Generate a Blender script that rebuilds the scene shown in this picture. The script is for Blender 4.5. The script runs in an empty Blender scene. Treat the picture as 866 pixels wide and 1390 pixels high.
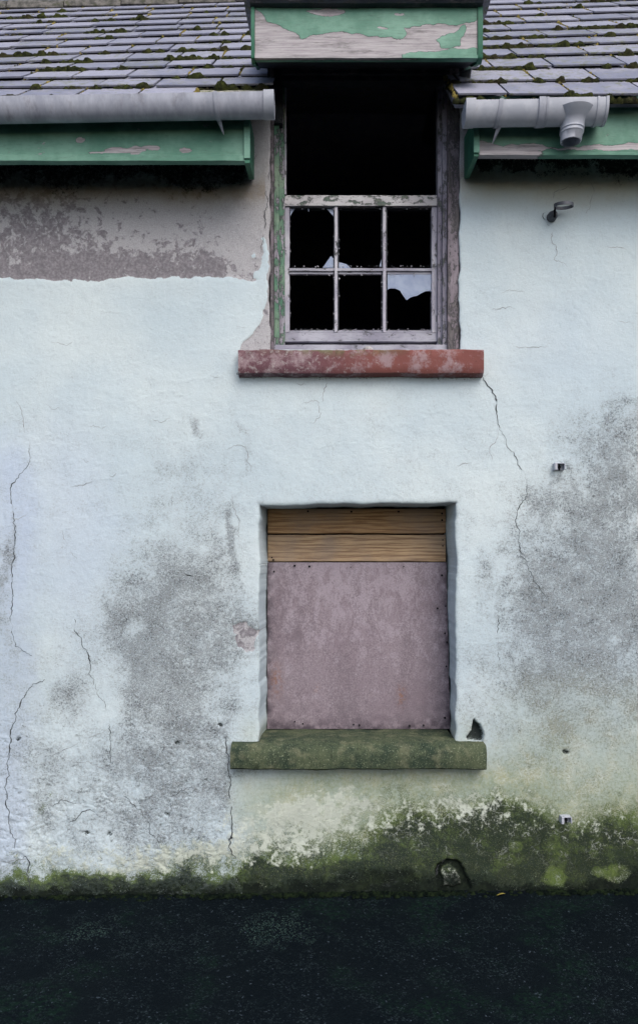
import bpy, math, random
import numpy as np
from mathutils import Vector, noise as mn

random.seed(7)
C = bpy.context.scene.collection
R = math.radians
CZ = 1.7315            # eye height; 270 photo pixels = 1 m on the wall face
CAMD = 4.0

def W(px, py, y=0.0):
    k = (CAMD + y) / CAMD
    return Vector(((px - 433) / 270 * k, y, CZ + (747 - py) / 270 * k))

# ------------------------------------------------------------------ scene bookkeeping
def link(o, parent=None):
    C.objects.link(o)
    if parent: o.parent = parent
    return o

def empty(name, loc, label=None, cat=None, group=None):
    o = bpy.data.objects.new(name, None); link(o)
    o.location = loc; o.empty_display_size = .1
    if label: o['label'] = label
    if cat: o['category'] = cat
    if group: o['group'] = group
    return o

class MB:
    """collects geometry for ONE mesh object (world coordinates)"""
    def __init__(s): s.v = []; s.f = []; s.m = []; s.attr = {}
    def add(s, vs, fs, m=0):
        b = len(s.v); s.v += [tuple(v) for v in vs]
        s.f += [tuple(i + b for i in f) for f in fs]; s.m += [m] * len(fs)
    def box(s, x0, x1, y0, y1, z0, z1, m=0, bev=.002, jit=0):
        # chamfered box : 24 verts
        b = min(bev, (x1-x0)*.3, (y1-y0)*.3, (z1-z0)*.3)
        import itertools
        vs = []; idx = {}
        for sx, sy, sz in itertools.product((0, 1), repeat=3):
            cx, cy, cz = (x0, x1)[sx], (y0, y1)[sy], (z0, z1)[sz]
            dx, dy, dz = (b, -b)[sx], (b, -b)[sy], (b, -b)[sz]
            j = Vector((random.uniform(-jit, jit), random.uniform(-jit, jit), random.uniform(-jit, jit)))
            idx[(sx, sy, sz, 'x')] = len(vs); vs.append(Vector((cx, cy+dy, cz+dz)) + j)
            idx[(sx, sy, sz, 'y')] = len(vs); vs.append(Vector((cx+dx, cy, cz+dz)) + j)
            idx[(sx, sy, sz, 'z')] = len(vs); vs.append(Vector((cx+dx, cy+dy, cz)) + j)
        fs = []
        def q(*k): fs.append([idx[i] for i in k])
        for a in (0, 1):
            q(*[(a, p, r, 'x') for p, r in ((0,0),(1,0),(1,1),(0,1))][::(1 if a else -1)])
            q(*[(p, a, r, 'y') for p, r in ((0,0),(1,0),(1,1),(0,1))][::(-1 if a else 1)])
            q(*[(p, r, a, 'z') for p, r in ((0,0),(1,0),(1,1),(0,1))][::(1 if a else -1)])
        for a in (0, 1):
            for c in (0, 1):
                q((a,c,0,'x'),(a,c,1,'x'),(a,c,1,'y'),(a,c,0,'y'))
                q((a,0,c,'x'),(a,1,c,'x'),(a,1,c,'z'),(a,0,c,'z'))
                q((0,a,c,'y'),(1,a,c,'y'),(1,a,c,'z'),(0,a,c,'z'))
        for a, c, d in itertools.product((0, 1), repeat=3):
            q((a,c,d,'x'),(a,c,d,'y'),(a,c,d,'z'))
        s.add(vs, fs, m)
    def prism(s, pts, ax, a0, a1, m=0, n=1, wob=0.0):
        """pts: 2D closed profile in the other two axes; extruded along ax in n steps"""
        k = len(pts); vs = []
        for i in range(n + 1):
            t = a0 + (a1 - a0) * i / n
            for p in pts:
                if ax == 'x': v = Vector((t, p[0], p[1]))
                elif ax == 'y': v = Vector((p[0], t, p[1]))
                else: v = Vector((p[0], p[1], t))
                if wob:
                    q = v * 9; v += Vector((mn.noise(q), mn.noise(q + Vector((7, 0, 0))), mn.noise(q + Vector((0, 9, 0))))) * wob
                    q = v * 45; v += Vector((0, mn.noise(q), mn.noise(q + Vector((0, 9, 0))))) * wob * .35
                vs.append(v)
        fs = [[i*k + j, i*k + (j+1) % k, (i+1)*k + (j+1) % k, (i+1)*k + j] for i in range(n) for j in range(k)]
        fs += [list(range(k))[::-1], [n*k + j for j in range(k)]]
        s.add(vs, fs, m)
    def tube(s, pts, rad, seg=10, m=0, caps=True):
        vs = []; n = len(pts); pts = [Vector(p) for p in pts]
        for i, p in enumerate(pts):
            d = (pts[min(i+1, n-1)] - pts[max(i-1, 0)]).normalized()
            u = d.orthogonal().normalized() if abs(d.z) > .99 or i == 0 and False else d.cross(Vector((0, 0, 1)))
            if u.length < 1e-4: u = d.orthogonal()
            u.normalize(); w = d.cross(u)
            r = rad[i] if isinstance(rad, (list, tuple)) else rad
            for j in range(seg):
                a = 2*math.pi*j/seg
                vs.append(p + u*math.cos(a)*r + w*math.sin(a)*r)
        fs = [[i*seg+j, i*seg+(j+1) % seg, (i+1)*seg+(j+1) % seg, (i+1)*seg+j] for i in range(n-1) for j in range(seg)]
        if caps: fs += [list(range(seg))[::-1], [(n-1)*seg+j for j in range(seg)]]
        s.add(vs, fs, m)
    def build(s, name, mats, parent=None, smooth=False, label=None, kind=None, angle=None):
        me = bpy.data.meshes.new(name)
        v = np.array(s.v, dtype=float)
        off = Vector((0, 0, 0))
        if parent is not None:
            off = root_loc(parent)
        v = v - np.array(off)
        me.from_pydata([tuple(a) for a in v], [], s.f)
        if not isinstance(mats, (list, tuple)): mats = [mats]
        for m in mats: me.materials.append(m)
        me.polygons.foreach_set('material_index', s.m)
        for k, a in s.attr.items():
            at = me.attributes.new(k, 'FLOAT', 'POINT'); at.data.foreach_set('value', np.array(a, dtype=np.float32))
        import bmesh
        bm = bmesh.new(); bm.from_mesh(me); bmesh.ops.recalc_face_normals(bm, faces=bm.faces); bm.to_mesh(me); bm.free()
        if smooth:
            me.shade_smooth()
            if angle: me.set_sharp_from_angle(angle=R(angle))
        o = bpy.data.objects.new(name, me); link(o, parent)
        if label: o['label'] = label
        if kind: o['kind'] = kind
        return o

def root_loc(o):
    p = Vector((0, 0, 0))
    while o is not None:
        p += o.location; o = o.parent
    return p

# ------------------------------------------------------------------ numpy noise and masks
def vnoise(x, y, seed=0):
    rs = np.random.RandomState(seed); T = rs.rand(256, 256)
    xi = np.floor(x).astype(int); yi = np.floor(y).astype(int)
    fx = x - xi; fy = y - yi
    fx = fx*fx*fx*(fx*(fx*6-15)+10); fy = fy*fy*fy*(fy*(fy*6-15)+10)
    g = lambda a, b: T[a & 255, b & 255]
    return (g(xi, yi)*(1-fx) + g(xi+1, yi)*fx)*(1-fy) + (g(xi, yi+1)*(1-fx) + g(xi+1, yi+1)*fx)*fy

def fbm(x, y, sc, oct=4, seed=0, gain=.5):
    a = 1; s = 0; t = 0
    for i in range(oct):
        c, d = math.cos(i*1.1), math.sin(i*1.1)
        s = s + a*vnoise((x*c - y*d)*sc + 31*i, (x*d + y*c)*sc + 17*i, seed + i); t += a
        a *= gain; sc *= 2.03
    return s/t

def sstep(a, b, x):
    t = np.clip((x-a)/(b-a), 0, 1); return t*t*(3-2*t)

def blob(PX, PY, cx, cy, rx, ry, p=2.0):
    d = ((PX-cx)/rx)**2 + ((PY-cy)/ry)**2
    return np.exp(-d**(p/2))

def poly_sdf(x, y, pts):
    """positive inside"""
    d = np.full(x.shape, 1e9); ins = np.zeros(x.shape, bool); n = len(pts)
    for i in range(n):
        ax, ay = pts[i]; bx, by = pts[(i+1) % n]
        ex, ey = bx-ax, by-ay; L = ex*ex+ey*ey + 1e-9
        t = np.clip(((x-ax)*ex + (y-ay)*ey)/L, 0, 1)
        d = np.minimum(d, np.hypot(x-ax-t*ex, y-ay-t*ey))
        c = ((ay > y) != (by > y)) & (x < (bx-ax)*(y-ay)/((by-ay) + 1e-12) + ax)
        ins ^= c
    return np.where(ins, d, -d)

# ------------------------------------------------------------------ node helper
class NT:
    def __init__(s, name):
        s.mat = bpy.data.materials.new(name); s.mat.use_nodes = True
        s.t = s.mat.node_tree; s.t.nodes.clear()
        s.out = s.t.nodes.new('ShaderNodeOutputMaterial')
        s.p = s.t.nodes.new('ShaderNodeBsdfPrincipled'); s.t.links.new(s.p.outputs[0], s.out.inputs[0])
        tc = s.t.nodes.new('ShaderNodeTexCoord'); s.co = tc.outputs['Object']
    def set(s, inp, v):
        if isinstance(v, bpy.types.NodeSocket): s.t.links.new(v, inp)
        elif isinstance(v, (tuple, list)):
            inp.default_value = (*v, 1) if len(v) == 3 and inp.type == 'RGBA' else v
        elif v is not None: inp.default_value = v
    def m(s, op, a, b=None, c=None, clamp=False):
        n = s.t.nodes.new('ShaderNodeMath'); n.operation = op; n.use_clamp = clamp
        s.set(n.inputs[0], a); s.set(n.inputs[1], b); s.set(n.inputs[2], c); return n.outputs[0]
    def mix(s, f, a, b, mode='MIX'):
        n = s.t.nodes.new('ShaderNodeMix'); n.data_type = 'RGBA'; n.blend_type = mode
        s.set(n.inputs[0], f); s.set(n.inputs[6], a); s.set(n.inputs[7], b); return n.outputs[2]
    def noise(s, sc, det=4, rough=.55, dist=0, co=None, col=False):
        n = s.t.nodes.new('ShaderNodeTexNoise')
        s.set(n.inputs['Vector'], co or s.co); n.inputs['Scale'].default_value = sc
        n.inputs['Detail'].default_value = det; n.inputs['Roughness'].default_value = rough
        n.inputs['Distortion'].default_value = dist; return n.outputs[1 if col else 0]
    def vor(s, sc, feat='F1', out=0, co=None, rand=1):
        n = s.t.nodes.new('ShaderNodeTexVoronoi'); n.feature = feat
        s.set(n.inputs['Vector'], co or s.co); n.inputs['Scale'].default_value = sc
        n.inputs['Randomness'].default_value = rand; return n.outputs[out]
    def ss(s, x, a, b, lo=0, hi=1):
        n = s.t.nodes.new('ShaderNodeMapRange'); n.interpolation_type = 'SMOOTHSTEP'
        s.set(n.inputs[0], x); s.set(n.inputs[1], a); s.set(n.inputs[2], b); s.set(n.inputs[3], lo); s.set(n.inputs[4], hi)
        return n.outputs[0]
    def attr(s, name, out=2):
        n = s.t.nodes.new('ShaderNodeAttribute'); n.attribute_name = name; return n.outputs[out]
    def map(s, scale=(1, 1, 1), loc=(0, 0, 0), rot=(0, 0, 0), co=None):
        n = s.t.nodes.new('ShaderNodeMapping'); s.set(n.inputs[0], co or s.co)
        n.inputs['Scale'].default_value = scale; n.inputs['Location'].default_value = loc
        n.inputs['Rotation'].default_value = rot; return n.outputs[0]
    def warp(s, amt, sc, co=None):
        c = s.noise(sc, 3, col=True, co=co)
        v = s.t.nodes.new('ShaderNodeVectorMath'); v.operation = 'MULTIPLY_ADD'
        s.set(v.inputs[0], c); v.inputs[1].default_value = (amt,)*3; s.set(v.inputs[2], co or s.co); return v.outputs[0]
    def bump(s, h, dist=.003, st=1, prev=None):
        n = s.t.nodes.new('ShaderNodeBump'); s.set(n.inputs['Height'], h)
        n.inputs['Distance'].default_value = dist; n.inputs['Strength'].default_value = st
        if prev: s.set(n.inputs['Normal'], prev)
        return n.outputs[0]
    def done(s, col, rough=.8, nrm=None, spec=.3, metal=0):
        s.set(s.p.inputs['Base Color'], col); s.set(s.p.inputs['Roughness'], rough)
        s.p.inputs['Specular IOR Level'].default_value = spec; s.p.inputs['Metallic'].default_value = metal
        if nrm: s.set(s.p.inputs['Normal'], nrm)
        return s.mat

# ------------------------------------------------------------------ materials
def mat_wall():
    n = NT('limewashed_render')
    big = n.noise(1.3, 4); med = n.noise(9, 8, .62); fine = n.noise(70, 6, .7); spk = n.noise(210, 4, .75)
    vf = n.noise(520, 2, .7); mn1 = n.noise(16, 6, .75)
    paint = n.mix(n.ss(big, .35, .7), (.53, .635, .69), (.63, .72, .745))
    paint = n.mix(n.m('MULTIPLY', n.attr('blue'), .7), paint, (.45, .54, .70))
    paint = n.mix(n.m('MULTIPLY', n.ss(fine, .52, .74), .22), paint, (.40, .43, .45))
    paint = n.mix(n.m('MULTIPLY', n.attr('cream'), n.ss(med, .2, .7, .5, 1.0)), paint, (.66, .62, .50))
    # black pits and freckles
    fr = n.vor(46, co=n.warp(.02, 60)); pres = n.ss(med, .54, .68)
    pit = n.m('MULTIPLY', n.ss(fr, .06, .17, 1, 0), n.m('ADD', n.m('MULTIPLY', pres, .35), n.m('MULTIPLY', n.attr('grime'), .9), clamp=True))
    # grime: grey growth broken up by fine grain
    g = n.attr('grime')
    gsum = n.m('ADD', n.m('MULTIPLY', g, .88), n.m('ADD', n.m('MULTIPLY', n.m('SUBTRACT', fine, .5), 4.2), n.m('MULTIPLY', n.m('SUBTRACT', spk, .5), 4.2)))
    gsum = n.m('ADD', gsum, n.m('MULTIPLY', n.m('SUBTRACT', med, .5), 1.4))
    gf = n.m('MULTIPLY', n.ss(gsum, .30, 1.15), n.ss(g, .0, .7))
    paint = n.mix(n.m('MULTIPLY', n.ss(n.m('ADD', g, n.m('MULTIPLY', n.m('SUBTRACT', med, .5), .5)), -.05, 1.0), .50), paint, (.29, .325, .365))
    gcol = n.mix(n.ss(fine, .38, .62), (.058, .070, .074), (.25, .275, .285))
    col = n.mix(n.m('MULTIPLY', gf, .80), paint, gcol)
    fl = n.noise(125, 3, .6, .5)
    fk = n.m('MULTIPLY', n.ss(n.m('ADD', fl, n.m('MULTIPLY', n.m('SUBTRACT', med, .5), .5)), .585, .64), n.ss(g, .02, .7, .12, 1))
    col = n.mix(n.m('MULTIPLY', fk, .62), col, (.060, .068, .078))
    # algae tint
    a = n.attr('algae')
    af = n.m('MULTIPLY', n.m('ADD', n.m('MULTIPLY', fine, .9), n.m('MULTIPLY', med, .6)), a, clamp=True)
    acol = n.mix(n.ss(med, .4, .65), (.19, .23, .095), (.36, .375, .225))
    col = n.mix(af, col, acol)
    col = n.mix(n.m('MULTIPLY', n.attr('lich'), n.ss(fine, .35, .6, .05, .45)), col, (.105, .135, .055))
    # pale veins of lime bloom
    vd = n.vor(21, 'DISTANCE_TO_EDGE', co=n.warp(.11, 14, n.warp(.02, 70)))
    vein = n.m('MULTIPLY', n.ss(vd, .008, .045, 1, 0), n.ss(med, .48, .58))
    vein = n.m('MULTIPLY', vein, n.attr('vein'))
    bloomn = n.m('MULTIPLY', n.ss(n.m('ADD', n.m('MULTIPLY', n.attr('bloom'), 1.0), n.m('ADD', n.m('SUBTRACT', fine, .5), n.m('MULTIPLY', n.m('SUBTRACT', mn1, .5), 2.6))), .45, .85), n.ss(n.attr('bloom'), .0, .3))
    # moss: sharply broken
    mo = n.attr('moss')
    ms = n.m('ADD', n.m('MULTIPLY', mo, 1.15), n.m('ADD', n.m('MULTIPLY', n.m('SUBTRACT', mn1, .5), 2.4), n.m('MULTIPLY', n.m('SUBTRACT', spk, .5), 2.6)))
    mf = n.m('MULTIPLY', n.m('MULTIPLY', n.ss(ms, .36, .80), n.ss(mo, .02, .25)), .94)
    dk = n.m('ADD', n.m('MULTIPLY', n.m('POWER', mo, 2.0), -.40), n.m('ADD', n.noise(7, 5, .7), n.m('MULTIPLY', n.m('SUBTRACT', fine, .5), .5)))
    mcol = n.mix(n.ss(dk, .06, .46), (.004, .012, .006), (.092, .138, .030))
    mcol = n.mix(n.ss(spk, .56, .68), mcol, (.19, .22, .10))
    col = n.mix(mf, col, mcol)
    col = n.mix(n.m('MULTIPLY', bloomn, .85), col, (.60, .65, .58))
    col = n.mix(n.m('MULTIPLY', vein, .42), col, (.64, .69, .66))
    # bare cement
    b = n.attr('bare')
    bf = n.ss(n.m('ADD', b, n.m('ADD', n.m('MULTIPLY', n.m('SUBTRACT', fine, .5), .35), n.m('MULTIPLY', n.m('SUBTRACT', spk, .5), .3))), .46, .54)
    lf = n.noise(23, 8, .70, .4)
    flake = n.ss(n.m('ADD', lf, n.m('MULTIPLY', n.m('SUBTRACT', n.attr('flake'), .5), .34)), .475, .55)
    bcol = n.mix(n.ss(fine, .35, .7), (.18, .172, .190), (.305, .29, .315))
    fcol = n.mix(n.ss(spk, .35, .7), (.38, .375, .395), (.55, .555, .58))
    bcol = n.mix(n.m('MULTIPLY', flake, .88), bcol, fcol)
    col = n.mix(bf, col, bcol)
    # warm stain + black mould, also painted shade under the sill and in holes
    col = n.mix(n.m('MULTIPLY', n.attr('rust'), n.ss(med, .3, .7, .4, 1)), col, (.26, .21, .14), 'MIX')
    d = n.attr('mould_shade')
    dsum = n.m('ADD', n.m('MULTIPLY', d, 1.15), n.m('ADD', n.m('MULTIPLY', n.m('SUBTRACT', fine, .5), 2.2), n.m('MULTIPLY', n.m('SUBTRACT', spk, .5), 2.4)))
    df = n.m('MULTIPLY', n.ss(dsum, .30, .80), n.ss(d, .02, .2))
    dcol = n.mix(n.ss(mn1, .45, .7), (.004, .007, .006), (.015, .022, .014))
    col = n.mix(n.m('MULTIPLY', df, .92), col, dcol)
    col = n.mix(n.m('MULTIPLY', pit, .8), col, (.04, .045, .05))
    dash = n.m('MULTIPLY', n.m('MULTIPLY', n.ss(n.noise(13, 5, .68, .8, co=n.map((1, 1, 2.1))), .60, .655), n.ss(n.attr('rough'), .1, .7)), n.ss(fine, .40, .52))
    col = n.mix(n.m('MULTIPLY', dash, .6), col, (.085, .10, .10))
    h = n.m('ADD', n.m('MULTIPLY', fine, .8), n.m('ADD', n.m('MULTIPLY', spk, .55), n.m('MULTIPLY', vf, .25)))
    h = n.m('ADD', h, n.m('MULTIPLY', mn1, n.m('ADD', n.m('MULTIPLY', n.attr('rough'), 2.2), .5)))
    h = n.m('SUBTRACT', h, n.m('MULTIPLY', pit, .8))
    h = n.m('ADD', h, n.m('MULTIPLY', mf, .5))
    nr = n.bump(h, .0038, .75)
    return n.done(col, .93, nr, .12)

def mat_simple(name, c1, c2, sc=20, rough=.6, bump=.001, spec=.3, det=6, dirt=None, dsc=8, dlo=.5, dhi=.7, metal=0, stretch=(1, 1, 1)):
    n = NT(name); co = n.map(stretch)
    a = n.noise(sc, det, .65, co=co)
    col = n.mix(n.ss(a, .35, .68), c1, c2)
    if dirt:
        col = n.mix(n.m('MULTIPLY', n.ss(n.noise(dsc, 8, .7, co=co), dlo, dhi), .8), col, dirt)
    return n.done(col, rough, n.bump(n.m('ADD', a, n.m('MULTIPLY', n.noise(sc*6, 3), .4)), bump), spec, metal)

def mat_peel(name, paint, paint2, wood, wood2, thr, axis='x', use_attr=False, sc=14, rough=.55, grime=.35, dark=(.03, .035, .035)):
    """flaking paint over grey timber; thr lower = more bare"""
    n = NT(name)
    st = (1, 6, 6) if axis == 'x' else (6, 6, 1)
    gst = (1.2, 30, 30) if axis == 'x' else (30, 30, 1.2)
    gr = n.noise(5, 8, .7, .3, co=n.map(gst)); nz = n.noise(sc, 10, .7, co=n.map(tuple(1 if v == 1 else 2.2 for v in st)))
    fine = n.noise(110, 4, .7)
    key = n.m('ADD', nz, n.m('MULTIPLY', n.m('SUBTRACT', fine, .5), .22))
    if use_attr:
        key = n.m('ADD', n.m('MULTIPLY', n.attr('peel'), 1.0), n.m('MULTIPLY', n.m('SUBTRACT', key, .5), .95))
        f = n.ss(key, .47, .53)
        rim = n.m('MULTIPLY', n.ss(key, .40, .48), n.ss(key, .50, .56, 1, 0))
        sp = n.m('MULTIPLY', n.ss(nz, .655, .68), 1)
        f = n.m('MAXIMUM', f, sp)
    else:
        f = n.ss(key, thr, thr + .025)
        rim = n.m('MULTIPLY', n.ss(key, thr - .05, thr), n.ss(key, thr + .01, thr + .05, 1, 0))
    pc = n.mix(n.ss(n.noise(6, 6, .6), .35, .65), paint, paint2)
    pc = n.mix(n.m('MULTIPLY', n.ss(n.noise(20, 9, .75, co=n.map(st)), .48, .72), grime), pc, dark)
    wc = n.mix(n.ss(gr, .35, .65), wood, wood2)
    wc = n.mix(n.m('MULTIPLY', n.ss(gr, .60, .72), .6), wc, (.06, .055, .06))
    wc = n.mix(n.m('MULTIPLY', n.ss(n.noise(5, 8, .75, co=n.map(st)), .47, .70), .75), wc, (.075, .075, .072))
    col = n.mix(f, pc, wc)
    col = n.mix(n.m('MULTIPLY', rim, .75), col, (.035, .04, .04))
    h = n.m('ADD', n.m('MULTIPLY', n.m('SUBTRACT', 1.0, f), 1.0), n.m('MULTIPLY', gr, n.m('ADD', n.m('MULTIPLY', f, .9), .15)))
    h = n.m('ADD', h, n.m('MULTIPLY', fine, .15))
    return n.done(col, rough, n.bump(h, .0018, .9), .3)

def mat_plank():
    n = NT('weathered_pine'); rnd = n.attr('tone')
    co = n.t.nodes.new('ShaderNodeVectorMath'); co.operation = 'ADD'; n.set(co.inputs[0], n.co)
    cx = n.t.nodes.new('ShaderNodeCombineXYZ'); n.set(cx.inputs[0], n.m('MULTIPLY', rnd, 3.7)); n.set(cx.inputs[2], n.m('MULTIPLY', rnd, 1.9))
    n.set(co.inputs[1], cx.outputs[0]); c = co.outputs[0]
    w = n.t.nodes.new('ShaderNodeTexWave'); w.wave_type = 'BANDS'; w.bands_direction = 'Z'
    n.set(w.inputs['Vector'], n.map((.6, 1, 5.0), co=c)); w.inputs['Scale'].default_value = 2.6
    w.inputs['Distortion'].default_value = 11; w.inputs['Detail'].default_value = 3; w.inputs['Detail Scale'].default_value = .9
    w.inputs['Detail Roughness'].default_value = .6
    g = n.noise(4, 8, .7, co=n.map((1.5, 30, 60), co=c))
    ws = n.m('ADD', n.m('MULTIPLY', w.outputs[1], .34), n.m('MULTIPLY', n.ss(g, .35, .65), .66))
    col = n.mix(n.ss(ws, .15, .85), (.24, .13, .062), (.56, .35, .175))
    kn = n.vor(4.2, co=n.map((1, .3, 1.7), co=c)); col = n.mix(n.ss(kn, .02, .09, 1, 0), col, (.09, .045, .025))
    col = n.mix(n.m('MULTIPLY', n.ss(rnd, .3, .5), .55), col, n.mix(n.ss(ws, .2, .8), (.22, .155, .105), (.52, .41, .27)))
    col = n.mix(n.m('MULTIPLY', n.ss(g, .4, .65), .3), col, (.17, .12, .085))
    col = n.mix(n.m('MULTIPLY', n.ss(n.noise(3.5, 5, co=c), .42, .66), .6), col, (.25, .20, .165))
    return n.done(col, .8, n.bump(n.m('ADD', g, w.outputs[1]), .0012), .2)

def mat_panel():
    n = NT('faded_fibreboard')
    a = n.noise(5, 8, .68); f = n.noise(110, 5, .75); ff = n.noise(260, 3, .7)
    col = n.mix(n.ss(a, .30, .70), (.235, .190, .220), (.30, .255, .285))
    col = n.mix(n.m('MULTIPLY', n.ss(n.m('ADD', f, n.m('MULTIPLY', n.m('SUBTRACT', a, .5), .25)), .40, .66), .6), col, (.14, .112, .14))
    col = n.mix(n.m('MULTIPLY', n.ss(ff, .55, .7), .5), col, (.48, .44, .48))
    up = n.noise(16, 10, .82, .2, co=n.map((1, 1, .55)))
    col = n.mix(n.m('MULTIPLY', n.ss(n.m('ADD', up, n.m('MULTIPLY', n.attr('fade'), .16)), .56, .68), .38), col, (.46, .41, .47))
    col = n.mix(n.m('MULTIPLY', n.ss(n.m('ADD', n.noise(4, 8, .75, .3, co=n.map((1, 1, .4))), n.m('MULTIPLY', n.m('SUBTRACT', f, .5), .8)), .46, .66), .55), col, (.14, .115, .135))
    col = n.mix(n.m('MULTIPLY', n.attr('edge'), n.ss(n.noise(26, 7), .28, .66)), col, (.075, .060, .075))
    col = n.mix(n.m('MULTIPLY', n.attr('orange'), n.ss(n.noise(60, 5), .4, .6)), col, (.24, .11, .06))
    return n.done(col, .85, n.bump(n.m('ADD', f, ff), .0008), .2)

def mat_ground():
    n = NT('wet_tarmac')
    cell = n.vor(95); cc = n.vor(95, out=1); gap = n.vor(95, 'DISTANCE_TO_EDGE')
    sp = n.t.nodes.new('ShaderNodeSeparateColor'); n.set(sp.inputs[0], cc)
    base = n.mix(n.noise(3, 5), (.0022, .0045, .0070), (.005, .008, .010))
    base = n.mix(n.m('MULTIPLY', n.m('MULTIPLY', n.ss(gap, .05, .25), n.ss(sp.outputs[1], .35, .8)), n.ss(n.noise(5, 5, .7), .38, .62)), base, (.015, .023, .026))
    base = n.mix(n.m('MULTIPLY', n.ss(sp.outputs[0], .93, .98), n.ss(n.noise(140, 2), .5, .7)), base, (.06, .08, .10))
    grn = n.m('MULTIPLY', n.ss(n.noise(2.6, 6), .50, .66), n.ss(n.noise(40, 6, .75), .40, .62))
    base = n.mix(n.m('MULTIPLY', grn, .55), base, (.007, .022, .013))
    w = n.attr('worn')
    st = n.m('MULTIPLY', n.m('MULTIPLY', n.ss(gap, .07, .22), n.ss(sp.outputs[1], .25, .45)), n.ss(n.m('ADD', w, n.m('MULTIPLY', n.m('SUBTRACT', n.noise(12, 5), .5), 1.1)), .35, .7))
    col = n.mix(n.m('MULTIPLY', st, .85), base, n.mix(sp.outputs[2], (.014, .030, .030), (.045, .072, .062)))
    h = n.m('SUBTRACT', n.noise(8, 4), n.m('MULTIPLY', cell, .9))
    return n.done(col, .9, n.bump(h, .004, .8), .03)

def mat_slate(name, seedoff):
    n = NT(name)
    t = n.attr('tone'); t2 = n.attr('tone2')
    a = n.noise(9, 8, .7); f = n.noise(80, 5, .7)
    col = n.mix(t, (.18, .19, .25), (.33, .335, .41))
    col = n.mix(n.m('MULTIPLY', n.ss(a, .42, .66), .5), col, (.34, .34, .40))
    col = n.mix(n.m('MULTIPLY', n.ss(f, .52, .7), .55), col, (.10, .10, .13))
    col = n.mix(n.m('MULTIPLY', n.ss(n.m('ADD', n.noise(26, 7, .75), n.m('MULTIPLY', t2, .10)), .60, .68), .75), col, (.16, .17, .08))
    col = n.mix(n.m('MULTIPLY', n.ss(n.vor(13), .02, .07, 1, 0), n.ss(n.noise(4, 2), .55, .6)), col, (.6, .62, .6))
    return n.done(col, n.ss(a, .3, .7, .38, .62), n.bump(n.m('ADD', a, n.m('MULTIPLY', f, .4)), .003, .7), .5)

def mat_moss(name, pale=0):
    n = NT(name)
    a = n.noise(38, 5, .7); t = n.noise(5, 3)
    col = n.mix(n.ss(a, .35, .7), (.010, .013, .008), (.060, .070, .018))
    col = n.mix(n.m('MULTIPLY', n.ss(t, .50, .66), .6), col, (.035, .027, .018))
    if pale: col = n.mix(n.ss(a, .35, .6), (.085, .075, .030), (.30, .24, .07))
    return n.done(col, .95, n.bump(n.noise(260, 3, .8), .006, 1), .1)

M = {}
M['wall'] = mat_wall()
M['crack'] = mat_simple('crack_shade', (.02, .024, .028), (.09, .095, .10), 60, .95, spec=.05)
M['crackfaint'] = mat_simple('hairline_shade', (.20, .22, .24), (.38, .40, .42), 60, .95, spec=.05)
M['pvc'] = mat_simple('grey_plastic', (.29, .31, .375), (.41, .43, .505), 7, .42, .0006, .4, dirt=(.13, .12, .13), dsc=6, dlo=.50, dhi=.78, stretch=(2.2, 1, 1))
M['pvcpale'] = mat_simple('pale_grey_plastic', (.36, .385, .45), (.46, .485, .55), 9, .4, .0006, .4, dirt=(.25, .25, .27), dsc=9, dlo=.55, dhi=.8)
M['pvcdark'] = mat_simple('dark_grey_plastic', (.055, .065, .08), (.11, .12, .145), 20, .5, .0008, .4, dirt=(.04, .04, .05), dsc=15)
M['hollow'] = mat_simple('grubby_hollow', (.006, .007, .009), (.02, .02, .024), 20, .9, spec=.05)
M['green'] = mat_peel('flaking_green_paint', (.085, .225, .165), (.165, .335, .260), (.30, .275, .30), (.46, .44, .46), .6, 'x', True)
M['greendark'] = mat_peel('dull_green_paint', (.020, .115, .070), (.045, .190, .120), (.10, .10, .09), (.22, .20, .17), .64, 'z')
M['sashpaint'] = mat_peel('sash_paint', (.25, .245, .31), (.40, .405, .47), (.14, .14, .16), (.30, .30, .33), .62, 'x', grime=.45)
M['railpaint'] = mat_peel('rail_paint', (.46, .45, .48), (.60, .60, .62), (.07, .12, .10), (.18, .22, .18), .56, 'x', grime=.35)
M['stilepaint'] = mat_peel('stile_paint', (.36, .35, .43), (.52, .52, .58), (.05, .085, .075), (.18, .17, .17), .61, 'z', grime=.45)
M['jambgreen'] = mat_peel('jamb_green', (.075, .20, .135), (.24, .33, .25), (.20, .185, .23), (.40, .39, .45), .53, 'z', grime=.6)
M['jambgrey'] = mat_peel('jamb_grey', (.23, .215, .28), (.34, .33, .40), (.045, .075, .065), (.25, .24, .26), .56, 'z', grime=.6)
M['casing'] = mat_peel('weathered_casing', (.15, .125, .15), (.25, .215, .25), (.07, .06, .07), (.20, .18, .19), .5, 'z', grime=.5)
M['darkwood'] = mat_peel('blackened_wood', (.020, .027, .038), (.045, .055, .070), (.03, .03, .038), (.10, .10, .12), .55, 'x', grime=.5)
M['plank'] = mat_plank()
M['panel'] = mat_panel()
M['ground'] = mat_ground()
M['slate'] = mat_slate('slate', 0)
M['moss'] = mat_moss('roof_moss')
M['mosspale'] = mat_moss('dry_moss', 1)
M['lichenboard'] = mat_simple('lichened_board', (.20, .21, .13), (.44, .42, .40), 40, .9, .002, .1, dirt=(.05, .055, .03), dsc=30, dlo=.5, dhi=.62)
M['interior'] = mat_simple('shaded_interior', (.008, .009, .011), (.014, .014, .016), 5, .95, spec=.02)  # darkness of the unlit room is put into this near-black colour
M['lead'] = mat_simple('lead_flashing', (.20, .20, .24), (.32, .32, .36), 14, .5, .002, .4, dirt=(.08, .08, .09))
M['ridge'] = mat_simple('mossy_ridge', (.06, .06, .055), (.17, .16, .15), 25, .9, .003, .2, dirt=(.05, .06, .02), dsc=18)

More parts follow.
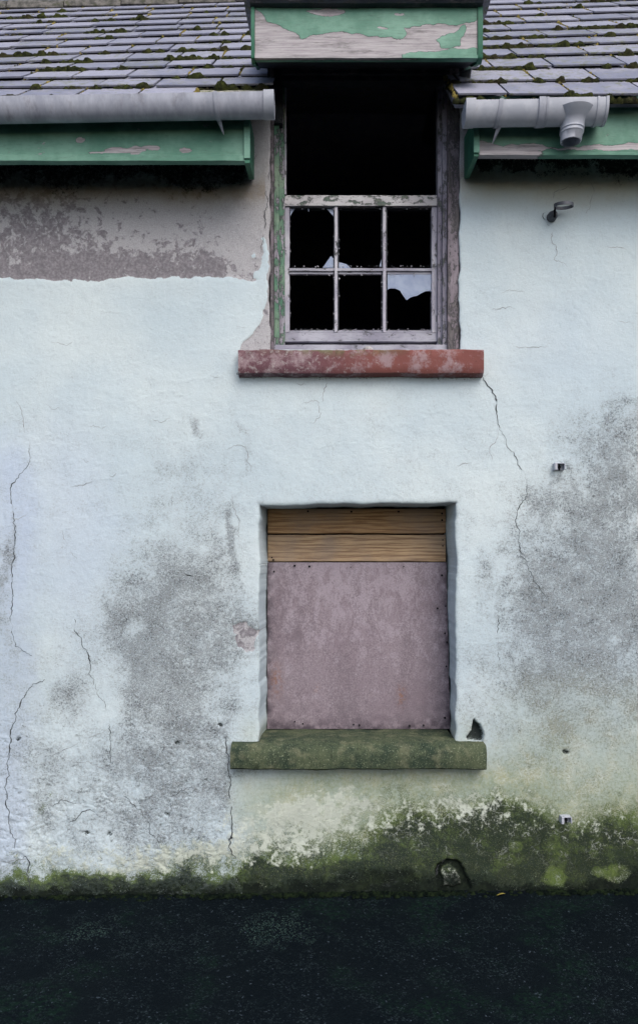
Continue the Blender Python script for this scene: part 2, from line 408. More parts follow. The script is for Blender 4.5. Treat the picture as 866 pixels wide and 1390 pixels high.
def mat_redsill():
    n = NT('worn_red_sill')
    a = n.noise(10, 9, .72); f = n.noise(70, 5, .75)
    col = n.mix(n.ss(n.attr('warm'), 0, 1), (.135, .064, .080), (.20, .072, .064))
    col = n.mix(n.m('MULTIPLY', n.ss(a, .46, .60), .8), col, (.33, .25, .27))
    col = n.mix(n.m('MULTIPLY', n.ss(n.m('ADD', n.noise(34, 8, .8), n.m('MULTIPLY', n.attr('warm'), -.06)), .51, .62), .75), col, (.40, .37, .37))
    col = n.mix(n.m('MULTIPLY', n.attr('mosstop'), n.ss(n.noise(24, 7), .38, .6)), col, (.125, .135, .065))
    col = n.mix(n.m('MULTIPLY', n.ss(f, .58, .72), .6), col, (.05, .03, .03))
    return n.done(col, .8, n.bump(n.m('ADD', a, n.m('MULTIPLY', f, .5)), .003), .25)
def mat_mosssill():
    n = NT('algae_stone_sill')
    a = n.noise(7, 9, .72); f = n.noise(60, 6, .75)
    col = n.mix(n.ss(a, .36, .64), (.026, .042, .030), (.080, .098, .058))
    col = n.mix(n.m('MULTIPLY', n.ss(n.noise(13, 6), .50, .66), .5), col, (.16, .165, .105))
    col = n.mix(n.m('MULTIPLY', n.ss(f, .50, .68), .65), col, (.018, .026, .018))
    col = n.mix(n.m('MULTIPLY', n.ss(n.noise(150, 4), .57, .68), .55), col, (.26, .29, .20))
    return n.done(col, .92, n.bump(n.m('ADD', a, n.m('MULTIPLY', f, .6)), .005), .12)
M['redsill'] = mat_redsill(); M['mosssill'] = mat_mosssill()

def mat_glass():
    n = NT('dusty_glass')
    a = n.noise(16, 5, .6)
    col = n.mix(n.ss(a, .35, .65), (.26, .33, .50), (.36, .44, .60))
    m = n.done(col, .25, n.bump(a, .001, .3), .6)
    n.p.inputs['Alpha'].default_value = .82
    return m
M['glass'] = mat_glass()

# ================================================================== GROUND
def build_ground():
    xs = np.concatenate([[-120, -40, -12, -5, -3], np.linspace(-2.2, 2.2, 60), [3, 5, 12, 40, 120]])
    ys = np.concatenate([[-120, -40, -12, -6, -4.5], np.linspace(-3.2, .1, 60), [1, 5, 12, 40, 120]])
    X, Y = np.meshgrid(xs, ys)
    near = np.exp(-(X/4)**2)
    Zg = np.clip(X, -3, 3)*.012*near + (fbm(X+50, Y+50, 2.2, 3, 5)-.5)*.02*np.exp(-((Y+1)/3)**2)*near
    # slight rise against the foot of the wall
    Zg += .012*np.exp(-np.abs(Y+.02)/.07)*near - .004
    v = np.stack([X, Y, Zg], -1).reshape(-1, 3)
    nx = len(xs); ny = len(ys)
    f = [(j*nx+i, j*nx+i+1, (j+1)*nx+i+1, (j+1)*nx+i) for j in range(ny-1) for i in range(nx-1)]
    me = bpy.data.meshes.new('ground'); me.from_pydata(v.tolist(), [], f); me.materials.append(M['ground']); me.shade_smooth()
    PXg = 433 + X*1080/np.maximum(4+Y, .5)
    worn = np.maximum(np.exp(-(((X+.20)/.22)**2 + ((Y+.36)/.20)**2)), .75*np.exp(-(((X+1.05)/.25)**2+((Y+.35)/.15)**2)))
    worn = np.maximum(worn*(.75+.5*(fbm(X+9, Y+9, 9, 4, 7)-.3)), .16)
    at = me.attributes.new('worn', 'FLOAT', 'POINT'); at.data.foreach_set('value', worn.reshape(-1).astype(np.float32))
    o = bpy.data.objects.new('ground', me); link(o); o['kind'] = 'structure'
build_ground()

# ================================================================== COTTAGE
cottage = empty('cottage', (0, 0, 0), 'derelict whitewashed cottage with slate roof, smashed sash window above and boarded window below', 'house')

# roof plane constants
PITCH = R(41); EY = -.30; EZ = CZ + (747 - 139)/270*(CAMD+EY)/CAMD
TILT = .030
def roof_pt(x, s, h=0):
    """point s metres up the slope, h above the plane"""
    y = EY + s*math.cos(PITCH) - h*math.sin(PITCH)
    z = EZ + s*math.sin(PITCH) + h*math.cos(PITCH) + TILT*max(-2.5, min(2.5, x))*min(1, s/1.2)*.9 + .004*x
    return Vector((x, y, z))
RIDGE_S = 3.52

UX0, UX1 = (366-433)/270, (624-433)/270
LX0, LX1 = (352-433)/270, (619-433)/270
UZ0 = CZ + (747-474)/270
LZ1 = CZ + (747-684)/270
LZ0 = CZ + (747-1009)/270

def seg(a, b, st):
    n = max(1, int(round((b-a)/st))); return np.linspace(a, b, n+1)[:-1]

def build_wall():
    D = .005
    xk = [-1.78, LX0, UX0, LX1, UX1, 1.78]
    xs = [seg(-4.2, xk[0], .08)]
    for a, b in zip(xk[:-1], xk[1:]): xs.append(seg(a, b, D))
    xs.append(seg(xk[-1], 4.2, .08)); xs.append([4.2]); xs = np.concatenate(xs)
    zk = [-.12, LZ0, LZ1, UZ0, 3.99]
    zs = np.concatenate([seg(a, b, D) for a, b in zip(zk[:-1], zk[1:])] + [[zk[-1]]])
    X, Z = np.meshgrid(xs, zs); nx, nz = len(xs), len(zs)
    PX = 433 + 270*X; PY = 747 - 270*(Z-CZ)
    w1 = fbm(X+9, Z+3, 3.1, 5, 11)-.5; w2 = fbm(X+19, Z+5, 3.1, 5, 31)-.5
    wf = fbm(X+19, Z+5, 18, 5, 41)-.5; wg = fbm(X+2, Z+8, 18, 5, 51)-.5
    QX = PX + w1*55 + wf*18; QY = PY + w2*55 + wg*18       # warped
    n8 = fbm(X+4, Z+4, 8, 5, 61); n20 = fbm(X+4, Z+7, 20, 5, 71)
    # ---- bare cement band upper left
    band = sstep(0, 1, (378 + w1*12 + wf*12 - PY)/13 + .5)*sstep(0, 1, (356 - (PX + wf*26 + w1*22))/10 + .5)
    fl = poly_sdf(PX + wf*11, PY + wg*11, [(376, 392), (366, 400), (361, 412), (357, 428), (352, 443), (343, 452), (334, 460), (326, 474), (376, 478)])
    flk = sstep(-1.5, 1.5, fl)
    f2 = sstep(-2, 2, poly_sdf(PX + wf*16, PY + wg*16, [(318, 850), (340, 846), (352, 858), (344, 880), (330, 884), (320, 872)]))
    f3 = sstep(-2, 2, poly_sdf(PX + wf*12, PY + wg*12, [(338, 40), (372, 40), (372, 470), (366, 470), (364, 340), (352, 300), (345, 215)]))
    f4 = sstep(-2, 2, poly_sdf(PX + wf*12, PY + wg*12, [(618, 40), (662, 40), (652, 215), (636, 236), (618, 246)]))
    bare = np.maximum.reduce([band, flk, f2*.95, f3])
    bare = np.where((PX > 400), f4, bare)
    flake = .58 + .55*sstep(275, 345, PX + w1*60) - .42*sstep(330, 366, PY + w2*30) + .25*blob(PX, PY, 190, 285, 150, 45) - .3*blob(PX, PY, 60, 310, 60, 60)
    flake = np.where(flk > .5, .75, flake)
    # ---- mould under the eaves
    edgeL = 252 + w1*44 + wf*40
    mL = .72*sstep(0, 1, (edgeL - PY)/30 + .35)*sstep(352, 325, PX+wf*20)
    mR = .8*sstep(0, 1, (240 + w1*20 + wf*44 + wg*20 - PY)/30 + .3)*sstep(632, 650, PX+wf*10)
    mould_shade = np.maximum(mL, mR)
    rust = np.maximum(.75*np.exp(-((PY-256-w1*20)/16)**2)*(PX < 360), .55*np.exp(-((PY-236)/12)**2)*(PX > 600))
    cream = sstep(300, 232, PY + w1*30)*(PX > 600)*.75
    # ---- grime
    G = np.zeros_like(X)
    for cx, cy, rx, ry, a in [(235, 850, 78, 100, .72), (170, 850, 22, 40, .5), (262, 800, 46, 60, .45), (250, 960, 70, 90, .45), (83, 938, 26, 34, .55), (115, 860, 50, 46, .16),
                              (318, 735, 8, 48, .75), (268, 572, 9, 12, .6), (245, 650, 50, 60, .2), (240, 1045, 110, 45, .38), (70, 1045, 60, 60, .22),
                              (770, 800, 74, 60, .62), (826, 815, 50, 74, .5), (760, 700, 70, 50, .3), (850, 620, 60, 100, .42), (780, 575, 30, 34, .22),
                              (790, 900, 110, 90, .36), (720, 860, 60, 70, .28), (655, 790, 14, 60, .25), (836, 700, 50, 60, .3), (700, 960, 90, 70, .25),
                              (6, 800, 10, 110, .45), (645, 900, 30, 110, .12), (150, 1110, 120, 40, .25), (290, 750, 14, 30, .25), (757, 660, 7, 34, .35), (500, 700, 200, 14, .10), (324, 610, 4, 60, .22), (338, 860, 22, 26, .4), (306, 860, 10, 60, .3)]:
        G = np.maximum(G, 0) + a*blob(QX, QY, cx, cy, rx, ry, 2.6)*(1 - .45*np.minimum(G, 1))
    hard = .26*sstep(0, 1, (PX-806-w1*40)/14)*sstep(0, 1, (PY-536-wf*12)/7)*sstep(760, 560, PY)
    G = G + hard
    G += .36*sstep(660, 760, PX + w1*60)*sstep(560, 760, PY)
    G += .12*sstep(120, 190, PX + w1*60)*sstep(335, 300, PX)*sstep(640, 780, PY)
    G += .12*sstep(380, 700, PY) + .10*sstep(820, 980, PY)*sstep(345, 300, PX) + .05
    G = G*np.clip(.45 + 1.5*(fbm(X+4, Z+4, 7.5, 6, 61, .68)-.16), .3, 1.4)
    G = np.clip(G, 0, 1.0)
    # ---- algae / moss at the base
    A = np.zeros_like(X)
    A += .50*sstep(960, 1100, QY)*sstep(540, 660, QX) + .38*sstep(880, 1000, QY)*sstep(630, 700, QX)
    A += .95*blob(QX, QY, 485, 1085, 185, 62, 4)*sstep(1036, 1050, PY)*sstep(300, 325, PX) + .55*sstep(1060, 1180, QY)*sstep(300, 350, PX)
    A += .35*sstep(1130, 1200, QY)
    A += .30*blob(PX, PY, 340, 995, 16, 24) + .25*blob(PX, PY, 632, 1000, 14, 30)
    A += .12*sstep(1150, 1000, PY)*blob(QX, QY, 20, 900, 40, 120)
    A = np.clip(A, 0, .95)
    base = 1186 + 8*np.sin(X*1.9+1) - 0*X
    base = np.where(PX < 330, base + 4, base-10)
    MS = .98*sstep(0, 1, (QY - base)/34 + .45)
    MS += (.28*sstep(1078, 1130, QY)+.38*sstep(1118, 1190, QY))*sstep(480, 640, QX) + .36*sstep(1065, 1150, QY)*sstep(318, 350, PX) + .34*sstep(1120, 1175, QY)
    for cx, cy, rx, ry, a in [(400, 1130, 50, 40, .22), (540, 1120, 60, 40, .35), (600, 1150, 50, 40, .4), (700, 1140, 60, 45, .45), (820, 1130, 60, 60, .4), (250, 1165, 60, 22, .35), (110, 1190, 70, 20, .35), (665, 1110, 40, 20, .3), (740, 1180, 90, 30, .3), (640, 1195, 90, 26, .3), (60, 1100, 20, 10, .2), (470, 1062, 130, 12, .15)]:
        MS += a*1.15*blob(QX, QY, cx, cy, rx, ry)
    MS = np.clip(MS, 0, 1)
    vein = sstep(980, 1050, QY)*sstep(560, 660, PX)*sstep(1190, 1130, PY)*.9
    vein += .8*blob(QX, QY, 825, 985, 50, 60) + .7*sstep(1045, 1075, PY)*sstep(1180, 1130, PY)*sstep(310, 350, PX)*(PX < 620)
    vein = np.clip(vein, 0, 1)
    bloom = .95*blob(QX, QY, 400, 1112, 110, 48) + .75*blob(QX, QY, 220, 1160, 160, 22) + .35*blob(QX, QY, 560, 1110, 90, 34) + .55*blob(QX, QY, 800, 1095, 110, 36) + .5*blob(QX, QY, 650, 1100, 70, 30) + .3*blob(QX, QY, 60, 1130, 60, 40)
    bloom = np.clip(bloom*sstep(1205, 1180, PY+wf*20)*sstep(1055, 1110, QY), 0, 1)
    mould_shade = np.maximum(mould_shade, .95*sstep(0, 1, (PY - (1200 + wf*26 + w1*10 + np.where(PX < 330, 9, 0)))/10 + .3))
    mould_shade = np.maximum(mould_shade, np.clip((.30+w2*1.0)*sstep(1130, 1180, QY)*sstep(600, 760, QX) + (.62+w1*.8)*sstep(1180, 1202, QY), 0, 1))
    mould_shade = np.maximum(mould_shade, .55*np.exp(-((PY-508-wf*6)/5)**2)*(PX > 322)*(PX < 652)*n20*1.4)  # painted dark line standing in for the shadow below the red sill
    blue = sstep(60, 20, QX)*sstep(560, 640, QY)*.8 + .75*blob(QX, QY, 90, 720, 70, 140, 3)*.7 + .2*sstep(700, 500, PY)*blob(PX, PY, 760, 470, 100, 70)
    # ---- relief (metres, + = outwards)
    d = (fbm(X+5, Z+2, 1.1, 3, 81)-.5)*.018 + (fbm(X*.8+5, Z*1.3+2, 7, 4, 91)-.5)*.0024 + (n20-.5)*.0016 + (fbm(X, Z, 60, 3, 95)-.5)*.0014
    lump = sstep(930, 1040, QY)*sstep(345, 290, PX) + .35*sstep(1040, 1120, PY)
    rg = np.abs(fbm(X*.8+3, Z*1.5+1, 9, 4, 101)-.5)*2
    rg2 = np.abs(fbm(X*.7+8, Z*1.4+1, 17, 5, 108, .6)-.5)*2
    d += lump*((fbm(X, Z, 15, 6, 105, .7)-.5)*.011*(.3+fbm(X, Z, 3, 2, 107)) - .003*np.exp(-(rg2/.07)**2)*sstep(.42, .6, fbm(X+1, Z, 4, 2, 109)))
    # trowel ridges
    d += .0007*np.exp(-(np.abs(fbm(X*.7+1, Z*2.2+7, 3.6, 4, 131)-.5)/.012)**2)*sstep(.45, .6, fbm(X, Z, 2.2, 2, 133))
    d -= bare*.0045 + bare*(n20-.5)*.006
    d -= MS*(n20-.6)*.006
    # holes
    h1 = sstep(-1, 2, poly_sdf(PX+wf*5, PY+wg*5, [(644, 976), (651, 985), (657, 1000), (654, 1008), (636, 1008), (634, 1002), (641, 993)]))
    d -= h1*.05
    h2 = sstep(-2, 2, poly_sdf(PX+wf*8, PY+wg*8, [(594, 1172), (606, 1166), (620, 1168), (632, 1186), (640, 1206), (628, 1216), (596, 1216), (591, 1200)]))
    h2i = sstep(-1, 3, poly_sdf(PX+wf*8, PY+wg*8, [(600, 1176), (612, 1172), (622, 1184), (626, 1204), (600, 1206)]))
    d -= h2*.022 - h2i*.014
    mould_shade = np.maximum(mould_shade, np.maximum(h1*1.0, (h2-h2i)*.9)); bloom = np.maximum(bloom*(1-h2), h2i*.55)  # shade inside both holes painted in as dark colour
    G = np.where(h2i > .5, .5, G)
    h4 = blob(PX+wf*5, PY+wg*5, 768, 1022, 5, 3, 4)
    d -= h4*.012; mould_shade = np.maximum(mould_shade, h4*.8)  # small pit, its inner shade painted dark as well
    for cx, cy in [(610, 700), (240, 1008), (118, 1132), (148, 1133), (226, 1106), (24, 1005), (300, 985)]:
        q = blob(PX+wf*6, PY+wg*6, cx, cy, 4, 3, 4); d -= q*.006; mould_shade = np.maximum(mould_shade, q*.7)  # nicks in the render, shade put in by the dark colour
    lich = np.zeros_like(X)
    # round yellow-green lichen discs near the base
    for cx, cy, r in [(752, 1190, 17), (836, 1186, 17), (812, 1184, 9), (700, 1150, 9), (806, 1160, 7)]:
        q = sstep(1.25, .8, np.hypot(PX-cx+wf*8, (PY-cy)*1.25+wg*8)/r)
        mould_shade *= (1-q*.65); MS = MS*(1-q*.25); lich = np.maximum(lich, q)
    # rounded arrises at the openings
    def arris(x0, x1, z0, z1):
        dx = np.maximum(x0-X, X-x1); dz = np.maximum(z0-Z, Z-z1)
        return np.hypot(np.maximum(dx, 0), np.maximum(dz, 0))
    dl = arris(LX0, LX1, LZ0, LZ1); du = arris(UX0, UX1, UZ0, 9)
    d -= .009*np.exp(-dl/.007) + .005*np.exp(-du/.005)
    XX = X.copy(); ZZ = Z.copy()
    XX += (fbm(X*0+3, Z+4, 12, 5, 111)-.5)*.020*np.exp(-np.minimum(dl, du)/.012)
    ZZ += ((fbm(X+3, Z*0+4, 9, 4, 121)-.5)*.016 + .008*(X-.2)/.5*1.0)*np.exp(-dl/.03)*(np.abs(Z-LZ1) < .3)
    # big low sag along left (old render sheet edge)
    v = np.stack([XX, -d, ZZ], -1).reshape(-1, 3)
    hole = lambda cx, cz: ((cx > LX0) & (cx < LX1) & (cz > LZ0) & (cz < LZ1)) | ((cx > UX0) & (cx < UX1) & (cz > UZ0))
    cxs = (xs[:-1]+xs[1:])/2; czs = (zs[:-1]+zs[1:])/2
    CX, CZs = np.meshgrid(cxs, czs); keep = ~hole(CX, CZs)
    I = np.arange(nx*nz).reshape(nz, nx)
    q = np.stack([I[:-1, :-1], I[:-1, 1:], I[1:, 1:], I[1:, :-1]], -1)[keep]
    faces = [q]
    verts = [v]; nv = len(v)
    attrs = dict(bare=bare, flake=flake, grime=G, algae=A, moss=MS, vein=vein, bloom=bloom, mould_shade=mould_shade, rust=rust, cream=cream, blue=blue, lich=lich, rough=np.clip(lump, 0, 1))
    attrs = {k: [np.clip(a, 0, 1).reshape(-1)] for k, a in attrs.items()}
    # ---- reveals
    def reveal(idx, targ, mi_alg):
        nonlocal nv
        prev = idx; P0 = v[idx]; depths = [.004, .012, .03, .07, .13, .20, .30]
        for dd in depths:
            t = dd/.30; tx, tz = targ(P0, t)
            P = np.stack([tx, P0[:, 1] + dd, tz], -1)
            P[:, 0] += (fbm(P[:, 2]+2, P[:, 1]+1, 14, 4, 140)-.5)*.008*min(1, dd/.02)*.5
            P[:, 2] += (fbm(P[:, 0]+2, P[:, 1]+1, 14, 4, 150)-.5)*.006*min(1, dd/.02)*.5
            new = nv + np.arange(len(idx)); nv += len(idx); verts.append(P)
            for k in attrs:
                src = attrs[k][0][idx]*(1 if dd < .02 else .55)
                if k == 'grime':
                    src = .02 + .30*(fbm(P[:, 2]+3, P[:, 1]+3, 5, 4, 160)-.3)
                if k == 'algae': src = mi_alg*np.clip((LZ0+.12-P[:, 2])/.12, 0, 1)
                if k == 'bare' and mi_alg == 0: src = np.ones(len(idx))*.9
                if k == 'blue': src = np.ones(len(idx))*.05
                attrs[k].append(src)
            faces.append(np.stack([prev[:-1], new[:-1], new[1:], prev[1:]], -1)); prev = new
    ix = lambda x: int(np.argmin(np.abs(xs-x))); iz = lambda z: int(np.argmin(np.abs(zs-z)))
    a, b, c, e = ix(LX0), ix(LX1), iz(LZ0), iz(LZ1)
    reveal(I[c:e+1, a], lambda P, t: (P[:, 0]+.026*t, P[:, 2]), .8)
    reveal(I[c:e+1, b][::-1], lambda P, t: (P[:, 0] + t*(-.012+.030*np.clip((LZ1-P[:, 2])/1.1, 0, 1)), P[:, 2]), .8)
    reveal(I[e, a:b+1], lambda P, t: (P[:, 0], P[:, 2]-.004*t), 0.01)
    a, b, c = ix(UX0), ix(UX1), iz(UZ0)
    reveal(I[c:, a], lambda P, t: (P[:, 0], P[:, 2]), 0)
    reveal(I[c:, b][::-1], lambda P, t: (P[:, 0], P[:, 2]), 0)
    reveal(I[c, a:b+1][::-1], lambda P, t: (P[:, 0], P[:, 2]), 0)
    mi = [0]*sum(len(f) for f in faces)
    # ---- cracks as thin dark fissures
    def surf(px, py):
        x = (px-433)/270; z = CZ+(747-py)/270
        i = np.clip(np.searchsorted(xs, x), 0, nx-1); j = np.clip(np.searchsorted(zs, z), 0, nz-1)
        return x, -np.max(d[max(0, j-1):j+2, max(0, i-1):i+2]) - .0011, z
    cv = []; cf = []; cm = []
    def crack(pts, w=2.0, seed=0, gaps=.2, faint=0, jag=3.2):
        nonlocal nv
        P = []
        for (x0, y0), (x1, y1) in zip(pts[:-1], pts[1:]):
            L = math.hypot(x1-x0, y1-y0); k = max(1, int(L/2.2))
            for i in range(k): P.append((x0+(x1-x0)*i/k, y0+(y1-y0)*i/k))
        P.append(pts[-1]); n = len(P)
        rows = []
        for i, (x, y) in enumerate(P):
            a = P[min(i+1, n-1)]; b = P[max(i-1, 0)]
            tx, ty = a[0]-b[0], a[1]-b[1]; l = math.hypot(tx, ty)+1e-6; nxn, nyn = -ty/l, tx/l
            o = mn.noise(Vector((x*.06, y*.06, seed)))*jag*1.6 + mn.noise(Vector((x*.25, y*.25, seed+4)))*jag*.8
            t = i/max(1, n-1)
            ww = w*.66*(.5+1.1*abs(mn.noise(Vector((x*.08, y*.08, seed+9)))*1.6))*(1-.6*abs(2*t-1)**3)
            if mn.noise(Vector((x*.05, y*.05, seed+20))) > .5-gaps*1.4: ww *= .12
            rows.append((x+nxn*o-nxn*ww/2, y+nyn*o-nyn*ww/2, x+nxn*o+nxn*ww/2, y+nyn*o+nyn*ww/2))
        for r in rows:
            cv.append(surf(r[0], r[1])); cv.append(surf(r[2], r[3]))
        b = nv
        for i in range(n-1):
            cf.append((b+2*i, b+2*i+1, b+2*i+3, b+2*i+2)); cm.append(2 if faint else 1)
        nv += 2*n
    crack([(655, 508), (664, 522), (668, 533), (676, 547), (674, 566), (678, 580)], 2.6, 1, .0)
    crack([(678, 580), (690, 602), (704, 628), (716, 656), (709, 682), (700, 706), (704, 735), (712, 760), (728, 790), (742, 812)], 1.5, 2, .12)
    crack([(712, 765), (700, 776), (690, 792)], 1.1, 3, .2, 1)
    crack([(676, 582), (668, 606), (664, 626)], 1.0, 4, .2, 1)
    crack([(620, 632), (640, 626)], 1.0, 5, .1, 1)
    crack([(41, 608), (38, 628), (32, 642), (16, 656), (14, 672), (20, 700), (21, 730), (17, 760), (18, 800), (16, 840), (19, 878), (30, 884), (44, 888)], 1.7, 6, .18)
    crack([(98, 842), (108, 862), (118, 885), (124, 905), (128, 930)], 1.8, 7, .05)
    crack([(128, 930), (142, 955), (148, 985), (150, 1020), (151, 1072)], 1.3, 8, .25)
    crack([(84, 720), (92, 740), (104, 760)], 1.0, 9, .3, 1)
    crack([(62, 925), (45, 930), (34, 942), (26, 958), (22, 975), (10, 1000), (11, 1040), (9, 1090), (14, 1130), (20, 1150)], 2.0, 10, .10)
    crack([(168, 1080), (188, 1100), (200, 1112), (204, 1130), (218, 1146)], 1.6, 11, .1)
    crack([(305, 1000), (309, 1040), (313, 1090), (316, 1130), (312, 1150), (322, 1166), (328, 1185)], 2.2, 12, .12)
    crack([(312, 1126), (316, 1138), (311, 1150)], 4.2, 13, .0)
    crack([(20, 1150), (36, 1165), (40, 1200), (44, 1214)], 2.4, 14, .1)
    crack([(60, 1030), (100, 1012), (140, 994)], 1.0, 15, .2, 1, 1.5)
    crack([(742, 305), (752, 312), (748, 325), (757, 342), (754, 352), (770, 362)], 1.1, 16, .05, 1)
    crack([(750, 275), (752, 262), (770, 255), (786, 252), (796, 242)], 1.1, 17, .1, 1)
    crack([(740, 298), (735, 294), (738, 288)], 1.6, 18, 0)
    crack([(800, 246), (806, 262), (802, 280), (794, 290)], 1.0, 19, .2, 1)
    crack([(410, 548), (430, 545), (438, 560), (426, 575)], 1.2, 20, .1, 1)
    crack([(445, 520), (436, 545)], 1.0, 21, .1, 1)
    crack([(308, 608), (325, 606), (336, 614), (342, 640)], 1.4, 22, .1, 1)
    crack([(22, 545), (30, 560), (34, 590), (40, 608)], 1.1, 23, .25, 1)
    crack([(316, 680), (322, 710), (326, 745)], 1.2, 24, .2, 1)
    crack([(676, 830), (674, 860), (677, 900)], 1.5, 25, .45)
    crack([(250, 780), (262, 782)], 2.2, 26, 0)
    crack([(668, 420), (700, 418)], .9, 27, .1, 1); crack([(680, 396), (712, 394)], .9, 28, .1, 1)
    crack([(818, 335), (850, 339)], .9, 29, .1, 1); crack([(700, 470), (744, 472)], .9, 30, .1, 1)
    crack([(90, 1040), (120, 1036), (150, 1050), (180, 1044)], 1.3, 31, .35, 1); crack([(96, 1118), (122, 1098), (128, 1104)], 2.2, 32, .2)
    crack([(230, 1082), (256, 1072), (262, 1074)], 1.6, 33, .2); crack([(70, 1095), (84, 1086), (104, 1092)], 1.5, 34, .3); crack([(0, 1172), (16, 1168), (38, 1166)], 1.3, 35, .2, 1)
    crack([(590, 1190), (594, 1176), (604, 1167)], 3, 36, 0); crack([(366, 232), (362, 270), (358, 310), (352, 340)], 1.6, 37, .2)
    for k in range(34):     # short random hairlines
        x = random.uniform(10, 860); y = random.uniform(400, 1120)
        if 330 < x < 660 and (y < 500 or 660 < y < 1060): continue
        a = random.uniform(-.4, .4); L = random.uniform(10, 34)
        crack([(x, y), (x+L*math.cos(a)*.5, y+L*math.sin(a)*.5+3), (x+L*math.cos(a), y+L*math.sin(a))], random.uniform(.6, 1.0), 40+k, .2, 1)
    verts.append(np.array(cv)); faces.append(np.array(cf)); mi += cm
    for k in attrs: attrs[k].append(np.zeros(len(cv)))
    V = np.concatenate(verts); F = np.concatenate(faces).astype(np.int32)
    me = bpy.data.meshes.new('wall')
    me.vertices.add(len(V)); me.vertices.foreach_set('co', V.reshape(-1).astype(np.float32))
    me.loops.add(F.size); me.loops.foreach_set('vertex_index', F.reshape(-1))
    me.polygons.add(len(F)); me.polygons.foreach_set('loop_start', np.arange(0, F.size, 4, dtype=np.int32))
    me.update(calc_edges=True)
    for m in ('wall', 'crack', 'crackfaint'): me.materials.append(M[m])
    me.polygons.foreach_set('material_index', np.array(mi, dtype=np.int32))
    for k, a in attrs.items():
        at = me.attributes.new(k, 'FLOAT', 'POINT'); at.data.foreach_set('value', np.concatenate(a).astype(np.float32))
    me.shade_smooth(); me.validate()
    o = bpy.data.objects.new('wall', me); link(o, cottage)
    return o
wall = build_wall()

# shell of the house behind the front wall (gables, back wall, floors) and its dark inside
sh = MB()
RZ = EZ + RIDGE_S*math.sin(PITCH) - .05; RY = EY + RIDGE_S*math.cos(PITCH); BY = 2*RY
for s in (-1, 1):
    x0, x1 = (-4.2, -4.0) if s < 0 else (4.0, 4.2)
    sh.prism([(.03, -.1), (BY, -.1), (BY, 3.95), (RY, RZ), (.03, 3.95)], 'x', x0, x1)
sh.box(-4.0, 4.0, BY-.2, BY, -.1, 3.95)
shell = sh.build('gable_wall', M['lead'], cottage)
for k in range(len(shell.data.attributes)): pass
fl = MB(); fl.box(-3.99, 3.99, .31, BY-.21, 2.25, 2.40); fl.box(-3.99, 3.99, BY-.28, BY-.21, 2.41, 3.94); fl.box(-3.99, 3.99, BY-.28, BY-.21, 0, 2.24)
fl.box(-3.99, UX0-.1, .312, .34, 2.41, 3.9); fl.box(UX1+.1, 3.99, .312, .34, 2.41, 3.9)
fl.build('upper_floor', M['interior'], cottage)

